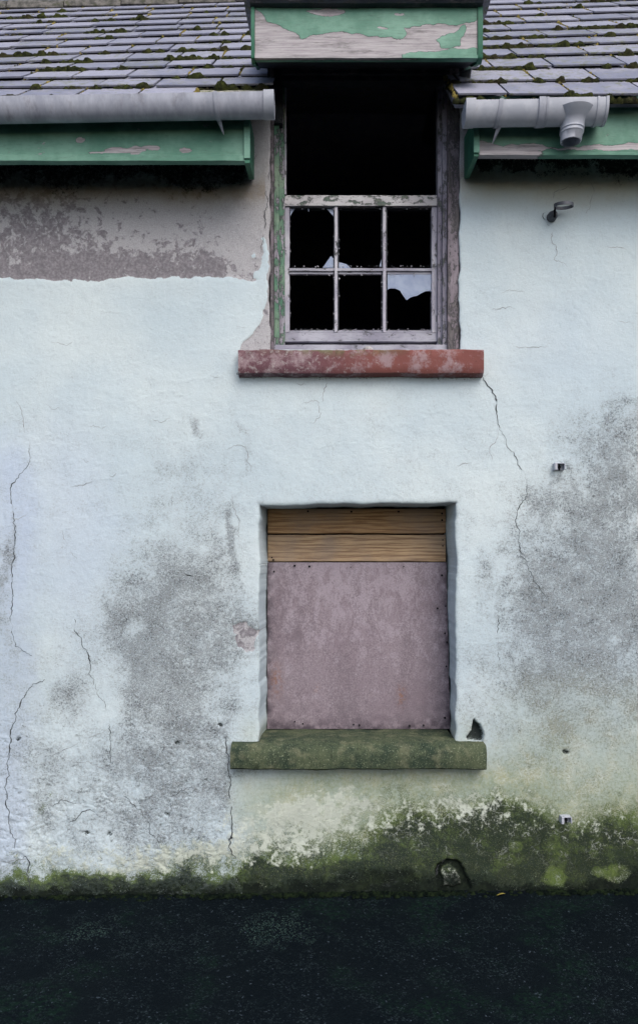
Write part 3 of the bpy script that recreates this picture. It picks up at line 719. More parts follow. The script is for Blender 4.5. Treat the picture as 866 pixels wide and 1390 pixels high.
# ------------------------------------------------------------------ roof
def build_roof():
    R_ = MB(); tone = []; tone2 = []
    pm = MB(); pp = MB()
    rnd = random.Random(3)
    def slab(x0, x1, s0, s1, th, lift, t, t2, twist=0):
        # one slate: front edge raised
        n0 = len(R_.v)
        pts = []
        for (x, s, l) in ((x0, s0, lift), (x1, s0, lift+twist), (x1, s1, .002), (x0, s1, .002)):
            pts.append(roof_pt(x, s, l)); 
        tops = [roof_pt(x, s, l+th) for (x, s, l) in ((x0, s0, lift), (x1, s0, lift+twist), (x1, s1, .002), (x0, s1, .002))]
        R_.add(pts + tops, [(0, 1, 2, 3), (4, 5, 6, 7), (0, 1, 5, 4), (1, 2, 6, 5), (2, 3, 7, 6), (3, 0, 4, 7)])
        tone.extend([t]*8); tone2.extend([t2]*8)
    def clump(mb, x, s, rx, rs, h, base=.012):
        c = roof_pt(x, s, base); u = Vector((1, 0, 0)); w = (roof_pt(x, s+.1)-roof_pt(x, s)).normalized(); nn = u.cross(w)
        vs = []; fs = []; A, B = 8, 4; ph = rnd.random()*40
        for j in range(B):
            e = j/B*math.pi/2
            for i in range(A):
                a = 2*math.pi*i/A
                k = 1 + .35*mn.noise(Vector((math.cos(a)*1.3+ph, math.sin(a)*1.3, j*.8)))
                vs.append(c + u*(rx*math.cos(a)*math.cos(e)*k) + w*(rs*math.sin(a)*math.cos(e)*k) + nn*(h*math.sin(e)*k - .004))
        vs.append(c + nn*h)
        for j in range(B-1):
            for i in range(A): fs.append((j*A+i, j*A+(i+1) % A, (j+1)*A+(i+1) % A, (j+1)*A+i))
        for i in range(A): fs.append(((B-1)*A+i, (B-1)*A+(i+1) % A, len(vs)-1))
        mb.add(vs, fs)
    def field(xa, xb, gauge, wid, off, mossy, sidefn, visible):
        n = int(RIDGE_S/gauge)
        s = .0; r = 0
        while s < RIDGE_S - .02:
            g = gauge*rnd.uniform(.94, 1.06)
            x = xa - wid*((r % 2)*.5 + off + rnd.uniform(-.06, .06))
            lim_lo, lim_hi = sidefn(s)
            while x < xb:
                w = wid*rnd.uniform(.86, 1.14)
                x0, x1 = max(x, xa, lim_lo), min(x+w, xb, lim_hi)
                if x1 - x0 > .03:
                    dz = rnd.uniform(-.004, .004)
                    # missing corner slate beside the dormer is left out
                    if not (visible and r == 0 and x1 > -.52 and xb < 0):
                        slab(x0+.0065, x1-.0065, s-.012+dz, s+g*1.7, .008, .029+rnd.uniform(-.002, .003), rnd.random()**1.1, rnd.random(), rnd.uniform(-.003, .003))
                    if visible:
                        # moss in the open joint
                        if rnd.random() < mossy*.75:
                            k = int(g/.028); full = rnd.random()
                            for q in range(k):
                                if rnd.random() < .35 + .5*full:
                                    ss = s + g*(q+.5)/k
                                    clump(pp if rnd.random() < .72 else pm, x0+rnd.uniform(-.004, .004), ss, rnd.uniform(.008, .016), rnd.uniform(.014, .022), rnd.uniform(.010, .020), .018)
                x += w
            if visible:
                # moss under the course's lower edge
                xx = max(xa, lim_lo)
                while xx < min(xb, lim_hi):
                    dens = .5 + .85*mn.noise(Vector((xx*2.6, s*3.3, 4.4+xa))) + (.12 if s < 1.5 else -.08)
                    clump(pm, xx, s-.017, rnd.uniform(.014, .024), rnd.uniform(.012, .016), rnd.uniform(.014, .024), .002)
                    if rnd.random() < max(0, dens-.42)*mossy*1.1:
                        k = rnd.uniform(.6, 1.25)
                        clump(pm, xx+rnd.uniform(-.01, .01), s-.020, .036*k, .026*k, .036*k*rnd.uniform(.7, 1.1), .008)
                    xx += rnd.uniform(.012, .020)
            s += g; r += 1
    dz0 = (370-433)/270*.93; dz1 = (618-433)/270*.93
    # slates stop short at the dormer's cheeks
    field(-4.25, dz0, .262, .275, .1, .85, lambda s: (-9, 9), True)
    field(dz1, 4.25, .285, .345, .35, 1.1, lambda s: (-9, 9), True)
    field(dz0+.001, dz1-.001, .3, .3, .2, 0, lambda s: (-9, 9) if s > 1.55 else (9, -9), False)
    # sheathing under the slates, also the back slope
    dk = MB()
    for xa, xb, s0, s1 in [(a, b, c, d) for c, d in ((.02, 1.2), (1.2, RIDGE_S)) for a, b in ((-4.25, -2.5), (-2.5, dz0), (dz1, 2.5), (2.5, 4.25))] + [(dz0, dz1, 1.4, RIDGE_S)]:
        dk.add([roof_pt(xa, s0, -.010), roof_pt(xb, s0, -.010), roof_pt(xb, s1, -.010), roof_pt(xa, s1, -.010),
                roof_pt(xa, s0, -.028), roof_pt(xb, s0, -.028), roof_pt(xb, s1, -.028), roof_pt(xa, s1, -.028)],
               [(0, 1, 2, 3), (4, 5, 6, 7), (0, 1, 5, 4), (1, 2, 6, 5), (2, 3, 7, 6), (3, 0, 4, 7)])
    zb = EZ
    a, b = roof_pt(-4.25, RIDGE_S, .01), roof_pt(4.25, RIDGE_S, .01)
    dk.add([a, b, (4.25, BY+.3, zb), (-4.25, BY+.3, zb), a-Vector((0, 0, .03)), b-Vector((0, 0, .03)), (4.25, BY+.3, zb-.03), (-4.25, BY+.3, zb-.03)],
           [(0, 1, 2, 3), (4, 5, 6, 7), (0, 1, 5, 4), (1, 2, 6, 5), (2, 3, 7, 6), (3, 0, 4, 7)])
    n0 = len(R_.v)
    R_.add(dk.v, dk.f); tone.extend([.2]*(len(R_.v)-n0)); tone2.extend([.3]*(len(R_.v)-n0))
    R_.attr = {'tone': tone, 'tone2': tone2}
    roof = R_.build('roof', M['slate'], cottage)
    pm.build('roof_moss', M['moss'], roof, smooth=True, kind='stuff')
    pp.build('roof_moss', M['mosspale'], roof, smooth=True, kind='stuff', label='dry yellowish moss in the joints between slates')
    # ridge tiles
    rt = MB(); x = -4.25; 
    while x < 4.2:
        L = .45
        pts = []; k = 9
        c = roof_pt(x, RIDGE_S, 0)
        for i in range(k):
            a = math.pi*i/(k-1); pts.append((c.y - .13*math.cos(a), c.z - .06 + .12*math.sin(a)))
        for i in range(k-1, -1, -1):
            a = math.pi*i/(k-1); pts.append((c.y - .115*math.cos(a), c.z - .065 + .105*math.sin(a)))
        rt.prism(pts, 'x', x+.004, x+L-.004); x += L
    rt.build('ridge_tiles', M['ridge'], roof, smooth=True, angle=35)
    # mossy tilting board where the corner slates are gone
    tb = MB(); x0 = -.545
    tb.add([roof_pt(x0-.05, -.01, .004), roof_pt(dz0+.0, -.01, .004), roof_pt(dz0, .22, .006), roof_pt(x0-.05, .22, .006),
            roof_pt(x0-.05, -.01, .016), roof_pt(dz0+.0, -.01, .016), roof_pt(dz0, .22, .014), roof_pt(x0-.05, .22, .014)],
           [(0, 1, 2, 3), (4, 5, 6, 7), (0, 1, 5, 4), (1, 2, 6, 5), (2, 3, 7, 6), (3, 0, 4, 7)])
    tb.build('tilting_board', M['lichenboard'], roof, label='lichen covered eaves board where the corner slate has gone')
    return roof
roof = build_roof()

# ------------------------------------------------------------------ boards with a peeled front face
def peel_board(name, parent, x0, x1, z0, z1, y, th, mat, fn, tilt=0, res=.006, label=None, lump=.0):
    """front face a fine grid with a 'peel' mask given in photo pixels measured on the board's own plane"""
    nx = max(2, int((x1-x0)/res)); nz = max(2, int((z1-z0)/res))
    xs = np.linspace(x0, x1, nx+1); zs = np.linspace(z0, z1, nz+1)
    X, Z = np.meshgrid(xs, zs); k = (CAMD+y)/CAMD
    ZT = Z + tilt*(X)
    PX = 433+270*X/k; PY = 747-270*(ZT-CZ)/k
    wf = fbm(X+3, Z+9, 22, 4, 201)-.5; wg = fbm(X+8, Z+2, 22, 4, 211)-.5
    peel = fn(PX+wf*9, PY+wg*7)
    Yd = y + peel*.0016 + (fbm(X*.6, Z*3, 5, 3, 221)-.5)*lump
    b = MB(); n = (nx+1)*(nz+1)
    b.v = [tuple(p) for p in np.stack([X, Yd, ZT], -1).reshape(-1, 3)]
    i = lambda a, c: c*(nx+1)+a
    b.f = [(i(a, c), i(a+1, c), i(a+1, c+1), i(a, c+1)) for c in range(nz) for a in range(nx)]
    rim = [i(a, 0) for a in range(nx+1)] + [i(nx, c) for c in range(1, nz+1)] + [i(a, nz) for a in range(nx-1, -1, -1)] + [i(0, c) for c in range(nz-1, 0, -1)]
    base = len(b.v)
    for r in rim: b.v.append((b.v[r][0], y+th, b.v[r][2]))
    m = len(rim)
    for q in range(m): b.f.append((rim[q], base+q, base+(q+1) % m, rim[(q+1) % m]))
    b.f.append(tuple(base+q for q in range(m)))
    b.m = [0]*len(b.f)
    pl = list(peel.reshape(-1)); b.attr['peel'] = pl + [0]*m
    return b.build(name, mat, parent, smooth=True, angle=40, label=label)

def line_mask(PX, PY, pts, soft=2):
    """1 below the polyline"""
    xs = [p[0] for p in pts]; ys = [p[1] for p in pts]
    return sstep(-soft, soft, PY - np.interp(PX, xs, ys))

FY = -.25
kF = (CAMD+FY)/CAMD
# left fascia
def fnL(PX, PY):
    p = np.zeros_like(PX)
    for cx, cy, rx, ry in [(172, 203, 28, 4.2), (205, 201, 12, 3), (253, 203, 9, 3), (110, 188, 6, 4), (160, 206, 40, 1.5)]:
        p = np.maximum(p, sstep(1.3, .7, np.hypot((PX-cx)/rx, (PY-cy)/ry))*.85)
    return p + .06
zt = lambda py, y: CZ + (747-py)/270*(CAMD+y)/CAMD
fasL = peel_board('fascia_board', cottage, -4.2, W(334, 0, FY).x, zt(209, FY), zt(130, FY), FY, .025, M['green'], fnL, .004, .007)
fasL['label'] = 'pale green fascia board under the long gutter, left of the dormer'
lip = MB(); lip.prism([(FY-.012, zt(219, FY)), (FY-.012, zt(211, FY)), (FY-.004, zt(209.5, FY)), (FY+.03, zt(209.5, FY)), (FY+.03, zt(219, FY))], 'x', -4.2, W(333, 0, FY).x, n=40, wob=.002)
lip.attr['peel'] = [.1]*len(lip.v); lip.build('fascia_moulding', M['green'], fasL, smooth=True, angle=35)
# soffit and end return
sf = MB(); sf.box(-4.2, W(333, 0, FY).x-.001, FY+.031, -.012, zt(217, FY)+.13, zt(217, FY)+.148)
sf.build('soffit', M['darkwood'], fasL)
rb = MB(); ex = W(336, 0, FY).x
rb.prism([(FY-.012, zt(222, FY)), (FY-.012, zt(160, FY)), (-.008, zt(150, FY)), (-.008, zt(244, 0)), (-.03, zt(246, 0))][::1], 'x', ex-.012, ex+.012, n=2, wob=.001)
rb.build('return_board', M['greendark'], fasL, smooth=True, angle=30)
cb = MB(); cb.box(ex-.016, ex+.014, FY-.02, FY-.013, zt(217, FY), zt(160, FY), bev=.004); cb.attr['peel'] = [.25]*len(cb.v); cb.build('corner_bead', M['green'], fasL)
# right fascia
def fnR(PX, PY):
    top = np.interp(PX, [640, 652, 660, 672, 700, 720, 735, 745, 760, 800, 830, 866, 900], [190, 191, 193, 196, 197, 193, 197, 201, 200, 197, 196, 193, 192])
    bot = np.interp(PX, [640, 650, 700, 740, 750, 800, 866, 900], [206, 206, 206, 204, 202, 203, 202, 202])
    p = sstep(-2.5, 2.5, PY-top)*sstep(-2.5, 2.5, bot-PY)
    p = np.maximum(p, .8*sstep(1.3, .7, np.hypot((PX-690)/16, (PY-207)/2)))
    return np.clip(p + .08, 0, 1)
fasR = peel_board('fascia_board', cottage, W(649, 0, FY).x, 4.2, zt(205, FY), zt(130, FY), FY, .025, M['green'], fnR, .003, .005)
fasR['label'] = 'peeling green fascia board behind the short gutter, right of the dormer'
lip = MB(); lip.prism([(FY-.010, zt(211, FY)), (FY-.010, zt(206, FY)), (FY+.03, zt(205.5, FY)), (FY+.03, zt(211, FY))], 'x', W(650, 0, FY).x, 4.2, n=40, wob=.002)
lip.attr['peel'] = [(.75 if v[0] < W(748, 0, FY).x else .05) + .0*v[1] for v in lip.v]; lip.build('fascia_moulding', M['green'], fasR, smooth=True, angle=35)
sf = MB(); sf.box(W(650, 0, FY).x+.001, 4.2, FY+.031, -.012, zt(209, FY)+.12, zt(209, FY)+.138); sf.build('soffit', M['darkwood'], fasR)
rb = MB(); ex = W(646, 0, FY).x
rb.prism([(FY-.010, zt(213, FY)), (FY-.010, zt(160, FY)), (-.008, zt(150, FY)), (-.008, zt(243, 0)), (-.03, zt(245, 0))], 'x', ex-.012, ex+.010, n=2, wob=.001)
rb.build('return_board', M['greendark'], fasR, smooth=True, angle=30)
cb = MB(); cb.box(ex-.014, ex+.014, FY-.018, FY-.0105, zt(209, FY), zt(165, FY), bev=.004); cb.attr['peel'] = [.3]*len(cb.v); cb.build('corner_bead', M['green'], fasR)

# ------------------------------------------------------------------ dormer
def build_dormer():
    dormer = empty('dormer', (0, 0, 0), 'small timber dormer breaking through the eaves over the sash window'); dormer.parent = cottage
    X0, X1 = W(368, 0, 0).x, W(626, 0, 0).x
    ztop = zt(40, -.0)
    # cheeks run back into the slope
    for x0, x1 in ((X0-.02, X0+.055), (X1-.055, X1+.02)):
        yb = 1.1; d = MB()
        d.prism([(.03, 3.9), (.03, ztop), (yb, ztop+.05), (yb, ztop-.0), (.30, 3.9)], 'x', x0, x1)
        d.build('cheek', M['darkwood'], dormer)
    # roof of the dormer
    r = MB(); HY = -.29
    hx0, hx1 = W(341, 0, HY).x, W(655, 0, HY).x
    zf = zt(4, HY)
    r.prism([(HY-.05, zf), (HY-.05, zf+.02), (1.25, zf+.36), (1.25, zf+.33), (HY+.05, zf-.012)], 'x', hx0-.03, hx1+.03, n=30, wob=.004)
    r.attr['tone'] = [.2]*len(r.v); r.attr['tone2'] = [.9]*len(r.v)
    r.build('dormer_roof', M['slate'], dormer)
    # big peeled gable board
    def fn(PX, PY):
        c = lambda zx, zy: (320+zx/2.405, zy/2.405)
        g1 = poly_sdf(PX, PY, [c(*p) for p in [(60, -40), (60, 20), (110, 70), (165, 90), (195, 102), (215, 124), (250, 115), (300, 109), (350, 100), (410, 108), (440, 114), (470, 122), (545, 126), (552, 102), (548, 86), (600, 82), (640, 80), (680, 72), (715, 84), (740, 78), (790, 66), (820, -40)]])
        g2 = poly_sdf(PX, PY, [c(*p) for p in [(662, 128), (680, 112), (715, 100), (745, 82), (750, 100), (738, 118), (736, 148), (705, 156), (672, 150)]])
        g3 = poly_sdf(PX, PY, [c(*p) for p in [(560, 172), (640, 162), (700, 157), (790, 152), (790, 190), (560, 186)]])
        b1 = poly_sdf(PX, PY, [c(*p) for p in [(228, 27), (300, 22), (355, 30), (340, 46), (300, 52), (262, 42)]])
        s = np.maximum.reduce([g1, g2, g3]); s = np.minimum(s, -b1)
        p = sstep(4.5, -4.5, s)
        e = .8*sstep(1.3, .7, np.hypot((PX-541)/7, (PY-17.5)/1.6)); e = np.maximum(e, .8*sstep(1.3, .7, np.hypot((PX-519)/7, (PY-36)/1.6)))
        return np.clip(np.maximum(p, e), 0, 1)
    bx0, bx1 = W(346, 0, HY).x, W(648, 0, HY).x
    gb = peel_board('gable_board', dormer, bx0, bx1, zt(78, HY), zt(8, HY), HY, .03, M['green'], fn, .000, .004, label='wide board with green paint flaking off bare timber', lump=.003)
    # bead along the foot, side boards, soffit
    s_ = MB(); s_.prism([(HY-.010, zt(79.5, HY)), (HY-.010, zt(75, HY)), (HY-.001, zt(74, HY)), (HY-.001, zt(79.5, HY))], 'x', bx0, bx1, n=40, wob=.0015)
    s_.attr['peel'] = [.85 if v[0] < W(545, 0, HY).x else .1 for v in s_.v]; s_.build('foot_bead', M['green'], dormer, smooth=True, angle=35)
    t_ = MB(); t_.prism([(HY-.03, zt(9, HY)), (HY-.045, zt(3, HY)), (HY-.045, zt(-2, HY)), (HY-.001, zt(-2, HY)), (HY-.001, zt(10, HY))], 'x', bx0-.02, bx1+.02, n=40, wob=.003)
    t_.build('top_moulding', M['darkwood'], dormer, smooth=True, angle=35)
    for x0, x1 in ((W(341, 0, HY).x, bx0-.001), (bx1+.001, W(655, 0, HY).x)):
        s = MB(); s.prism([(HY-.008, zt(76, HY)), (HY-.008, zt(8, HY)), (.05, zt(8, HY)), (.05, zt(86, 0)), (-.06, zt(88, -.06)), (-.14, zt(90, -.14)), (-.20, zt(88, -.2)), (HY+.03, zt(81, HY)), (HY-.004, zt(78.5, HY))], 'x', x0, x1, n=2, wob=.001)
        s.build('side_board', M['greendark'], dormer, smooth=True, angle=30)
    s = MB(); s.prism([(HY+.031, zt(78, HY)+.005), (HY+.031, zt(78, HY)+.03), (-.001, zt(92, 0)+.02), (-.001, zt(92, 0))], 'x', bx0+.001, bx1-.001)
    s.build('soffit', M['darkwood'], dormer)
    # lintel boards over the opening
    for i, (a, b, y) in enumerate(((84, 92, .0), (92.6, 99, .012), (99.6, 108.5, .03))):
        l = MB(); l.prism([(y, zt(b, y)), (y, zt(a, y)), (y+.06, zt(a, y)), (y+.06, zt(b, y))], 'x', X0+.0551, X1-.0551, n=30, wob=.003)
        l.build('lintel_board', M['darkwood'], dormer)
    # closing boards behind the gable board
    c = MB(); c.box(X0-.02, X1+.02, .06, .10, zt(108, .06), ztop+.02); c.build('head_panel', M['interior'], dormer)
    # lead flashing at the right cheek
    f = MB()
    p = [W(624, 96, -.02), W(640, 92, -.06), W(637, 112, -.10), W(630, 118, -.10), W(622, 104, -.02)]
    q = [v + Vector((.004, .006, -.003)) for v in p]
    f.add(p+q, [(0, 1, 2, 3, 4), (9, 8, 7, 6, 5)] + [(i, (i+1) % 5, 5+(i+1) % 5, 5+i) for i in range(5)])
    f.build('lead_flashing', M['lead'], dormer)
    return dormer
dormer = build_dormer()

# ------------------------------------------------------------------ upper sash window
def putty(pt, rnd, SY):
    # crumbs of putty left round the panes
    for (a, b, t, bt) in [(394, 453, 283, 361), (460.5, 518, 283, 361), (526, 585, 283, 361), (394, 453, 373, 447), (460.5, 518, 373, 447), (526, 585, 373, 447)]:
        for k in range(30):
            side = rnd.random()
            if side < .45: x, y = rnd.uniform(a, b), bt + rnd.uniform(-.8, .8)
            elif side < .6: x, y = rnd.uniform(a, b), t
            elif side < .8: x, y = a, rnd.uniform(t, bt)
            else: x, y = b, rnd.uniform(t, bt)
            r = rnd.uniform(.0015, .0042); p = W(x, y, SY+.006)
            vs = [p+Vector((r*rnd.uniform(.6, 1.5)*sx, r*.7*sy, r*rnd.uniform(.6, 1.6)*sz)) for sx, sy, sz in ((1, 0, 0), (-1, 0, 0), (0, 1, 0), (0, -1, 0), (0, 0, 1), (0, 0, -1))]
            pt.add(vs, [(0, 3, 4), (3, 1, 4), (1, 2, 4), (2, 0, 4), (3, 0, 5), (1, 3, 5), (2, 1, 5), (0, 2, 5)], 1)

def build_sash():
    JY = .06
    f = MB()
    zb = UZ0 - .0; 
    def vert(mb, a, b, y, th, t=96, bt=480, mt=0, n=60, w=.0012, lean=0):
        x0, x1 = W(a, 0, y).x, W(b, 0, y).x
        mb.prism([(x0, y), (x0+.002, y-.002), (x1-.002, y-.002), (x1, y), (x1, y+th), (x0, y+th)], 'z', zt(bt, y), zt(t, y), m=mt, n=n, wob=w)
    vert(f, 379, 386.5, .085, .06, mt=1)          # left inner jamb
    vert(f, 372, 379, .055, .06, mt=1)
    vert(f, 594, 600, .085, .06, mt=0)
    vert(f, 600.5, 607, .055, .06, mt=0)
    f.prism([(.04, UZ0-.03), (.04, zt(467.5, .04)), (.16, zt(467.5, .04)+.01), (.16, UZ0-.03)], 'x', UX0+.004, UX1-.004, m=2, n=30, wob=.002)
    win = f.build('sash_window', [M['jambgrey'], M['jambgreen'], M['sashpaint']], cottage, smooth=True, angle=35, label='weathered sash window with empty upper half and broken panes')
    for a, b, y, lab in ((367, 371.6, .02, None), (607.6, 623, .02, None)):
        c = MB(); vert(c, a, b, y, .10, t=88, bt=476, n=70, w=.003)
        c.build('casing', M['casing'], win, smooth=True, angle=35)
    # thin pale stop on right of left jamb top part
    st = MB(); x0 = W(386.6, 0, .09).x
    st.prism([(x0, .088), (x0+.007, .088), (x0+.007, .13), (x0, .13)], 'z', zt(263, .09), zt(110, .09), n=30, wob=.001)
    st.build('parting_bead', M['stilepaint'], win)
    SY = .115
    s = MB()
    def hor(a0, a1, t, b, y, th, m, n=60, w=.0015):
        s.prism([(y, zt(b, y)), (y, zt(t, y)), (y+th, zt(t, y)), (y+th, zt(b, y))], 'x', W(a0, 0, y).x, W(a1, 0, y).x, m=m, n=n, wob=w)
    vert(s, 385.5, 393, SY, .04, t=279, bt=451, mt=1)
    vert(s, 586, 594.5, SY, .04, t=279, bt=451, mt=1)
    vert(s, 595, 598.5, SY-.008, .03, t=266, bt=466, mt=1)
    vert(s, 586.3, 587.6, SY+.012, .03, t=280, bt=450, mt=2)
    hor(386, 598.5, 264.5, 278.5, SY-.012, .05, 0)
    hor(390, 592, 279, 282.5, SY+.012, .03, 2)
    hor(385.5, 594.5, 451.5, 463, SY-.004, .045, 3)
    hor(392, 586, 448, 451.2, SY+.010, .03, 3)
    hor(392, 586, 363.5, 367, SY+.002, .025, 3)
    hor(392, 586, 367.4, 371.5, SY+.012, .02, 3)
    for a, b, c0, c1 in ((454, 458.2, 452.6, 453.8), (519.6, 524, 517.8, 519.2)):
        vert(s, a, b, SY-.001, .03, t=279, bt=451, mt=1, w=.0016)
        vert(s, c0, c1, SY+.010, .02, t=283, bt=449, mt=2)
        vert(s, b+.2, b+1.6, SY+.010, .02, t=283, bt=449, mt=2)
    rnd = random.Random(5)
    pt = s
    putty(pt, rnd, SY)
    sash = s.build('lower_sash', [M['railpaint'], M['stilepaint'], M['darkwood'], M['sashpaint']], win, smooth=True, angle=35)
    def shard(pts, lab=None):
        g = MB(); y = SY+.014; P = [W(x, yy, y) for x, yy in pts]; n = len(P)
        g.add(P+[p+Vector((0, .0025, 0)) for p in P], [tuple(range(n)), tuple(range(2*n-1, n-1, -1))]+[(i, (i+1) % n, n+(i+1) % n, n+i) for i in range(n)])
        g.build('glass_shard', M['glass'], win, label=lab)
    shard([(526, 372), (586, 372), (586, 397), (583, 394.5), (577, 395), (571, 398), (566, 401), (561, 402), (556, 404), (552, 407), (548, 402), (543, 394), (536, 391), (529, 391), (526, 393)], 'pale blue jagged glass left across the top of a lower pane')
    shard([(438, 363), (449, 347), (455, 352), (455, 363)])
    shard([(459, 362), (459, 355), (470, 358), (477, 364), (459, 365)])
    shard([(394, 283), (400, 283), (396, 289), (394, 293)]); shard([(444, 283), (455, 283), (455, 296), (450, 290)])
    shard([(515, 361), (518, 350), (519, 362)])
    shard([(417, 282), (421, 282), (419, 287)])
    # lump of fallen mortar on the sill is its own thing (below)
    return win
win = build_sash()

# ------------------------------------------------------------------ sills
def sill(name, prof, x0, x1, mat, attrfn, label, n=140, wob=.004):
    b = MB(); b.prism(prof, 'x', x0, x1, n=n, wob=wob)
    b.attr = attrfn(b.v)
    # ragged arris
    return b.build(name, mat, cottage, smooth=True, angle=45, label=label)
y0 = -.062
zb, ztp = zt(505.5, y0), zt(474, y0)
k = len([0])
sl = sill('window_sill', [(y0+.008, zb-.000), (y0, zb+.018), (y0, zb+.04), (y0, zb+.075), (y0, ztp-.006), (y0+.006, ztp), (-.02, ztp+.004), (.038, ztp+.006), (.038, zb-.01), (-.005, zb-.01)],
     W(323, 0, y0).x, W(657, 0, y0).x, M['redsill'],
     lambda v: {'warm': [min(1, max(0, (p[0]+.15)/.5)) for p in v], 'mosstop': [max(0, min(1, (p[2]-(ztp-.03))/.03))*math.exp(-((p[0]-.1)/.30)**2) for p in v]},
     'chipped dull red sill under the broken sash window')
y1 = -.075
a_ = lambda py, y: zt(py, y)
sill('window_sill', [(y1+.012, a_(1046, y1)), (y1+.001, a_(1044, y1)), (y1, a_(1036, y1)), (y1+.002, a_(1024, y1)), (y1+.022, a_(1013.5, y1+.02)), (y1+.034, a_(1010.5, y1+.034)), (0, a_(1005, 0)), (.1, a_(999, .1)), (.2, a_(993, .2)), (.296, a_(988, .296)), (.296, a_(1046, y1)-.01), (0, a_(1046, y1)-.01)],
     LX0+.004, LX1-.004, M['mosssill'], lambda v: {}, 'green algae covered stone sill under the boarded window', n=110, wob=.005)
hs = [(y1+.012, a_(1046, y1)), (y1+.001, a_(1044, y1)), (y1, a_(1036, y1)), (y1+.002, a_(1024, y1)), (y1+.022, a_(1013.5, y1+.02)), (y1+.034, a_(1010.5, y1+.034)), (.01, a_(1007, 0)), (.02, a_(1046, y1)-.008)]
for xa, xb in ((W(313, 0, y1).x, LX0+.0038), (LX1-.0038, W(661, 0, y1).x)):
    b = MB(); b.prism(hs, 'x', xa, xb, n=16, wob=.005)
    C_sill = [o for o in cottage.children if o.name.startswith('window_sill')][-1]
    b.build('sill_horn', M['mosssill'], C_sill, smooth=True, angle=45)

# ------------------------------------------------------------------ boarded lower window
def boards():
    y = .245
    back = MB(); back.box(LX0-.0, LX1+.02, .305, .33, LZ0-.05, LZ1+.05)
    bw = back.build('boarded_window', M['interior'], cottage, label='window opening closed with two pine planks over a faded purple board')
    for i, (t, b, dy) in enumerate(((690.5, 724, 0), (726, 762.3, .004))):
        p = MB(); yy = y+dy
        x0, x1 = W(363.5, 0, yy).x, W(605, 0, yy).x
        p.prism([(yy, zt(b, yy)+.003), (yy, zt(t, yy)-.003), (yy+.003, zt(t, yy)), (yy+.022, zt(t, yy)), (yy+.022, zt(b, yy)), (yy+.003, zt(b, yy))], 'x', x0, x1, n=60, wob=.0022)
        p.attr['tone'] = [i*.37+.2]*len(p.v)
        po = p.build('plank', M['plank'], bw, smooth=True, angle=30)
        po['label'] = ('upper' if i == 0 else 'lower') + ' bare pine plank with nail heads'
        nl = MB()
        for px, py in ([(418, 694), (477, 694.5), (541, 694.5), (600, 706), (600, 697)] if i == 0 else [(601, 733), (601, 741), (369, 757)]):
            c = W(px, py, yy-.001)
            nl = MB(); nl.tube([c+Vector((0, -.0015, 0)), c+Vector((0, .004, 0))], .0055 if i == 0 else .004, 9)
            nl.build('nail', M['hollow'], bw)
    # purple sheet
    yy = y-.002; x0, x1 = W(363, 0, yy).x, W(611, 0, yy).x; z0, z1 = zt(990, yy), zt(763.5, yy)
    nx, nz = 120, 110
    xs = np.linspace(x0, x1, nx+1); zs = np.linspace(z0, z1, nz+1); X, Z = np.meshgrid(xs, zs)
    tz = (Z-z0)/(z1-z0)
    XX = X - np.where(X > .4, (X-.4)/(x1-.4)*tz*.020, 0)
    ed = np.minimum(X-x0, x1-X); 
    XX = XX + np.where(ed < 1e-6, (fbm(X+2, Z+1, 16, 3, 301)-.5)*.008, 0)
    Yb = yy + (fbm(X, Z, 2, 2, 311)-.5)*.010
    b = MB(); b.v = [tuple(p) for p in np.stack([XX, Yb, Z], -1).reshape(-1, 3)]
    i = lambda a, c: c*(nx+1)+a
    b.f = [(i(a, c), i(a+1, c), i(a+1, c+1), i(a, c+1)) for c in range(nz) for a in range(nx)]; b.m = [0]*len(b.f)
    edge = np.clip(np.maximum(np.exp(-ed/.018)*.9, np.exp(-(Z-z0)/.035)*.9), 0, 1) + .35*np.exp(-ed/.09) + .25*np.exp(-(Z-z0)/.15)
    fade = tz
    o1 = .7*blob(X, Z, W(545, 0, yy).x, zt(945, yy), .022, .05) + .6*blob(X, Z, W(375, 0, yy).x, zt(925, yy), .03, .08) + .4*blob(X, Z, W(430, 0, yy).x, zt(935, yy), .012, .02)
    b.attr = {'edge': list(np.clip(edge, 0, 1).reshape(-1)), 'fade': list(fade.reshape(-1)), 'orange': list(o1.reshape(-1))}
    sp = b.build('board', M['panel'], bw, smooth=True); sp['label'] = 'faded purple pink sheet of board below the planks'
    nl = MB(); rnd = random.Random(2)
    for px, py in [(400, 768), (420, 769), (476, 770), (548, 769), (600, 781), (372, 776), (594, 826), (605, 823), (607, 872), (604, 860), (606, 905), (400, 980), (411, 983), (480, 984), (488, 985), (556, 986), (604, 975), (575, 985), (371, 760)]:
        c = W(px, py, yy-.006); nl = MB(); nl.tube([c, c+Vector((0, .012, 0))], rnd.uniform(.003, .0058), 8)
        nl.build('nail', M['hollow'], bw)
    return bw
bw = boards()

